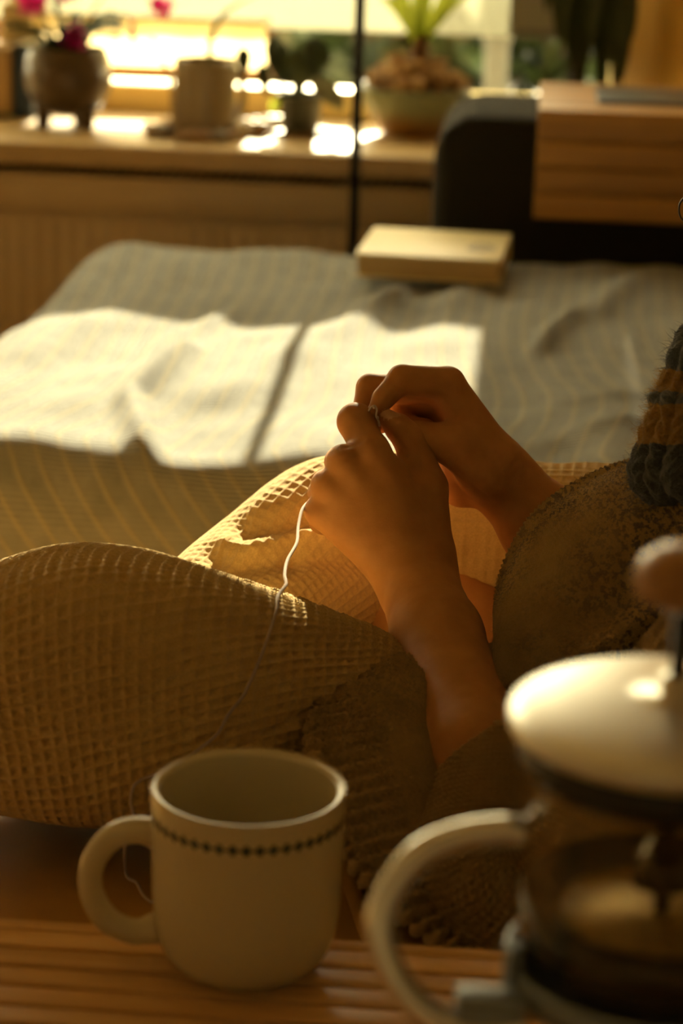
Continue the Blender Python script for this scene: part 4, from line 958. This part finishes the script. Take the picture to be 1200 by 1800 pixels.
# sweater body
body_r = [((800, 1440, -430), (-35, -240, 260), (-250, -90, -110)), ((812, 1434, -424), (-38, -246, 262), (-250, -96, -116)), ((880, 1405, -330), (-34, -236, 215), (-140, -104, -110)), ((975, 1310, -170), (-70, -180, 110), (-90, -40, -200)), ((1085, 1195, -40), (-205, -150, 30), (-60, 20, -320)), ((1180, 1110, -20), (-235, -195, 10), (-20, 10, -345)), ((1280, 1040, -10), (-215, -205, 0), (-10, 10, -370)), ((1370, 985, -10), (-200, -180, 0), (0, 10, -400)), ((1450, 920, -10), (-150, -140, 0), (0, 10, -330)), ((1495, 850, -10), (-105, -60, 0), (0, 0, -150)), ((1500, 815, -10), (-115, -50, 0), (0, 0, -140))]
p, T, Vs = loft(body_r, 850, 620)
N = outward(p, normals(p)); nst = 170
RIBN = 64
rib = np.clip(1-Vs/95, 0, 1)**0.5
fold_h = 9*sines(31, Vs/160, T*1.6, 1.6)+10*rib*np.cos(T*RIBN)-4*rib
fold_h += 12*np.exp(-((Vs-120)/40)**2)*(0.6+0.5*np.sin(T*5))
fold_h += seam_ridges(p, [((880, 1200), (905, 1080), 26, 16), ((905, 1230), (950, 1060), 22, -14), ((1060, 1140), (1180, 1060), 26, 18), ((1020, 1110), (1150, 1010), 30, -12), ((960, 1060), (1100, 930), 34, 10), ((640, 1240), (760, 1180), 26, 10), ((680, 1300), (760, 1260), 22, -10)])
p = p+N*(fold_h+4.2*stitches(T*nst/(2*PI), Vs/8.0, 91))[..., None]
PB, NB_ = p, N
sw = cloth('sweater', p, T*nst/(2*PI), Vs/8.0, M['knit'], person, 0.003); tag(sw, 'beige knitted sweater with ribbed hem and purple flecks')
# far sleeve
fs = [ring((944, 940, 122), (.72, .62, .05), 92, 90), ring((952, 948, 122), (.72, .62, .05), 100, 98), ring((985, 978, 122), (.72, .62, .05), 122, 116), ring((1060, 1030, 125), (.8, .5, .1), 158, 140), ring((1180, 1080, 140), (.95, .1, .2), 185, 160), ring((1300, 1060, 230), (.8, -.4, .4), 185, 165), ring((1430, 985, 380), (.8, -.5, .3), 150, 150), ring((1450, 970, 400), (.8, -.5, .3), 60, 60)]
p, T, Vs = loft(fs, 420, 300); N = outward(p, normals(p))
fold_h = 8*sines(41, Vs/120, T*1.5, 1.6)+10*np.exp(-((Vs-50)/22)**2)*np.sin(T*3+1)-9*np.exp(-((Vs-85)/18)**2)*(0.5+0.5*np.sin(T*2+2))
p = p+N*fold_h[..., None]
PS1, NS1 = p, N
s1 = cloth('sleeve', p, T*100/(2*PI), Vs/7.5, M['knitp'], sw, 0.003); tag(s1, 'beige sleeve densely flecked with purple')
# near sleeve: wide turned-back opening, elbow, upper arm
ns_ = [((884, 1376, -425), (66, -100, -82), (-104, -25, -60)), ((888, 1384, -432), (74, -110, -88), (-114, -26, -66)), ((890, 1430, -480), (80, -112, -90), (-134, -24, -76)), ((896, 1500, -545), (80, -116, -86), (-150, -14, -90)), ((935, 1580, -605), (20, -150, -60), (-140, 40, -110)), ((1020, 1530, -605), (-80, -120, -10), (-40, 70, -150)), ((1130, 1385, -575), (-115, -105, 10), (20, 30, -155)), ((1290, 1180, -500), (-120, -105, 10), (20, 20, -155)), ((1420, 1010, -450), (-130, -100, 10), (10, 10, -155)), ((1470, 940, -400), (-125, -95, -30), (10, 40, -140)), ((1500, 890, -300), (-110, -80, -40), (10, 30, -110)), ((1510, 880, -260), (-30, -20, 0), (0, 0, -30))]
p, T, Vs = loft(ns_, 588, 520); N = outward(p, normals(p))
fold_h = 6*sines(51, Vs/120, T*1.5, 1.6)+7*np.exp(-((Vs-12)/12)**2)
p = p+N*(fold_h+5.5*stitches(T*84/(2*PI), Vs/12.0, 93, True))[..., None]
PS2, NS2 = p, N
s2 = cloth('sleeve', p, T*84/(2*PI), Vs/9.5, M['knitr'], sw, 0.003); tag(s2, 'turned back sleeve showing coarse purl stitches')
# scarf end hanging on the chest
scr = [((1262, 884, -270), (28, 0, 0), (0, 0, -20)), ((1252, 878, -274), (104, 0, 0), (0, 0, -55)), ((1246, 852, -278), (132, 0, 0), (0, 4, -78)), ((1246, 810, -278), (134, 0, 0), (0, 4, -84)), ((1250, 760, -276), (120, 0, 0), (0, 4, -84)), ((1256, 710, -274), (108, 0, 0), (0, 4, -82)), ((1266, 660, -270), (98, 0, 0), (0, 4, -80)), ((1290, 600, -250), (84, 30, 0), (0, 4, -80)), ((1370, 570, -110), (20, 90, 0), (0, 0, -80)), ((1430, 640, -90), (-60, 80, 0), (0, 0, -80)), ((1440, 680, -80), (-10, 10, 0), (0, 0, -12))]
p, T, Vs = loft(scr, 420, 380); N = outward(p, normals(p))
yv = np.clip((905-p[..., 1])/310, 0, 1)
band = 5*np.exp(-((yv-0.655)/0.035)**2)
fold_h = 11*np.abs(np.cos(T*9))-5+2.5*np.sin(Vs/5.0+3*np.sin(T*9))+3*sines(61, Vs/30, T*6, 2.0)+band*1.8
p = p+N*fold_h[..., None]; SP, SN = p, N
sf = cloth('scarf', p, T*18/(2*PI), np.clip(yv, 0, 0.99), M['scarf'], person); tag(sf, 'chunky mohair scarf end in blue and mustard bands')

# loose fibres standing off the mohair and the sweater
def fuzz(name, pts, nrm, n, L, rad, m, parent, seed, curl=0.6):
    g = np.random.default_rng(seed); P_ = pts.reshape(-1, 3); N_ = nrm.reshape(-1, 3)
    keep = np.where((P_[:, 0] < 1330) & (P_[:, 0] > 480))[0]; ii = g.choice(keep, n); k = 5; t = np.linspace(0, 1, k)[None, :, None]
    base = P_[ii][:, None]; d = N_[ii]+g.normal(0, curl, (n, 3)); d /= np.linalg.norm(d, axis=1)[:, None]
    e = g.normal(0, 1, (n, 3)); e -= d*(e*d).sum(1)[:, None]; e /= np.linalg.norm(e, axis=1)[:, None]
    ln = (L*g.uniform(0.4, 1.3, n))[:, None, None]
    c = base+ln*(t*d[:, None]+0.8*t*t*e[:, None])
    w = rad*(1-0.7*t); s = np.cross(d, e)[:, None]
    A, B, C3 = c+s*w, c-s*w*0.5+e[:, None]*w*0.8, c-s*w*0.5-e[:, None]*w*0.8
    V = np.stack([A, B, C3], 2).reshape(-1, 3); base_i = (np.arange(n)*k*3)[:, None, None]+(np.arange(k-1)*3)[None, :, None]
    fq = []
    for q in range(3):
        q2 = (q+1) % 3; fq.append(np.stack([base_i+q, base_i+q2, base_i+3+q2, base_i+3+q], -1).reshape(-1, 4))
    o = MB().add(H(V), np.concatenate(fq).tolist()).build(name, m, parent); o['kind'] = 'stuff'; return o
fz1 = mat('blue_mohair_fibre', (0.20, 0.23, 0.27), 0.8); fz2 = mat('mustard_mohair_fibre', (0.50, 0.32, 0.09), 0.8); fz3 = mat('wool_fibre', (0.52, 0.37, 0.18), 0.8)
mk = (((yv > 0.40) & (yv < 0.62)) | ((yv > 0.69) & (yv < 0.82)))
fuzz('blue_fuzz', SP[~mk], SN[~mk], 2600, 16, 0.55, fz1, sf, 1, 0.9)
fuzz('mustard_fuzz', SP[mk], SN[mk], 2200, 15, 0.55, fz2, sf, 2, 0.9)
fuzz('wool_fuzz', PB[:480], NB_[:480], 7000, 7, 0.42, fz3, sw, 5, 1.0)
fuzz('wool_fuzz', PS1, NS1, 3000, 9, 0.42, fz3, s1, 6, 1.0)
fuzz('wool_fuzz', PS2[:260], NS2[:260], 2500, 7, 0.42, fz3, s2, 7, 1.0)
# hair
hr = [((1600, 120, -10), (20, 0, 0), (0, 0, -20)), ((1600, 150, -10), (150, 0, 0), (0, 0, -150)), ((1610, 250, -10), (235, -20, 0), (0, 0, -230)), ((1625, 400, -10), (255, -60, 0), (0, 0, -262)), ((1660, 560, -10), (215, -80, 0), (0, 0, -262)), ((1690, 720, -10), (150, -60, 0), (0, 0, -230)), ((1720, 900, -10), (110, -30, 0), (0, 0, -180)), ((1740, 1040, -10), (40, -10, 0), (0, 0, -80))]
p, T, Vs = loft(hr, 200, 140); N = outward(p, normals(p)); p = p+N*(9*np.sin(T*40+3*np.sin(Vs/90))+6*sines(71, Vs/80, T*3, 2))[..., None]
hairo = cloth('hair', p, T, Vs/100, M['hair'], person)
cv = spline([(1420, 330, -180), (1330, 300, -190), (1240, 320, -180), (1200, 350, -175), (1193, 368, -175), (1198, 385, -170), (1215, 395, -170)], 40)
MB().tube(H(cv), 0.0006, 6).build('stray_lock', M['hair'], hairo)

# ================================================================== YARN
def front_z(x, y):
    q = NEARP.reshape(-1, 3); m = (np.abs(q[:, 0]-x) < 14) & (np.abs(q[:, 1]-y) < 14); return q[m, 2].min() if m.any() else None
yp = [(600, 852, 70), (560, 872, 70), (545, 880, 52), (531, 896, 10), (524, 925, -50), (521, 955, -120), (505, 985, -190), (500, 1010, -250), (502, 1028, -300), (488, 1048, -350)]
for (x, y) in ((486, 1072), (474, 1110), (460, 1150), (441, 1195), (426, 1225), (402, 1255), (382, 1290), (352, 1315), (318, 1338), (282, 1358), (250, 1370)):
    fz = front_z(x, y); yp.append((x, y, (fz if fz is not None else -350)-12))
zl = yp[-1][2]
yp += [(234, 1384, zl-2), (230, 1410, zl-4), (233, 1432, zl-6), (224, 1460, zl-6), (220, 1490, zl-4)]
w_ = [H(np.array(q, float)) for q in yp]
w_ += [onz(220, 1522, SEAT+0.002), onz(224, 1542, SEAT+0.0015), onz(240, 1552, SEAT+0.0015), onz(252, 1574, SEAT+0.0015), onz(268, 1586, SEAT+0.0015), onz(282, 1580, SEAT+0.0015), onz(330, 1600, SEAT+0.0015)]
cvy = spline(w_, 420)
tag(MB().tube(cvy, 0.0010, 8).build('yarn_strand', M['yarn']), 'thin off-white yarn running from the hands over the waffle trousers', 'yarn')
lp_ = [(648, 722, 34), (653, 715, 27), (659, 714, 26), (662, 721, 25), (661, 731, 24), (665, 740, 26), (667, 749, 32)]
mb = MB().tube(H(spline(lp_, 60)), 0.0007, 8)
for c in ((657, 716, 24), (663, 734, 22)):
    mb.add(H(ico_v*3+np.array(c)), ico_f)
tag(mb.build('yarn_loop', M['yarn']), 'small white crocheted loop pinched between the fingertips', 'yarn')
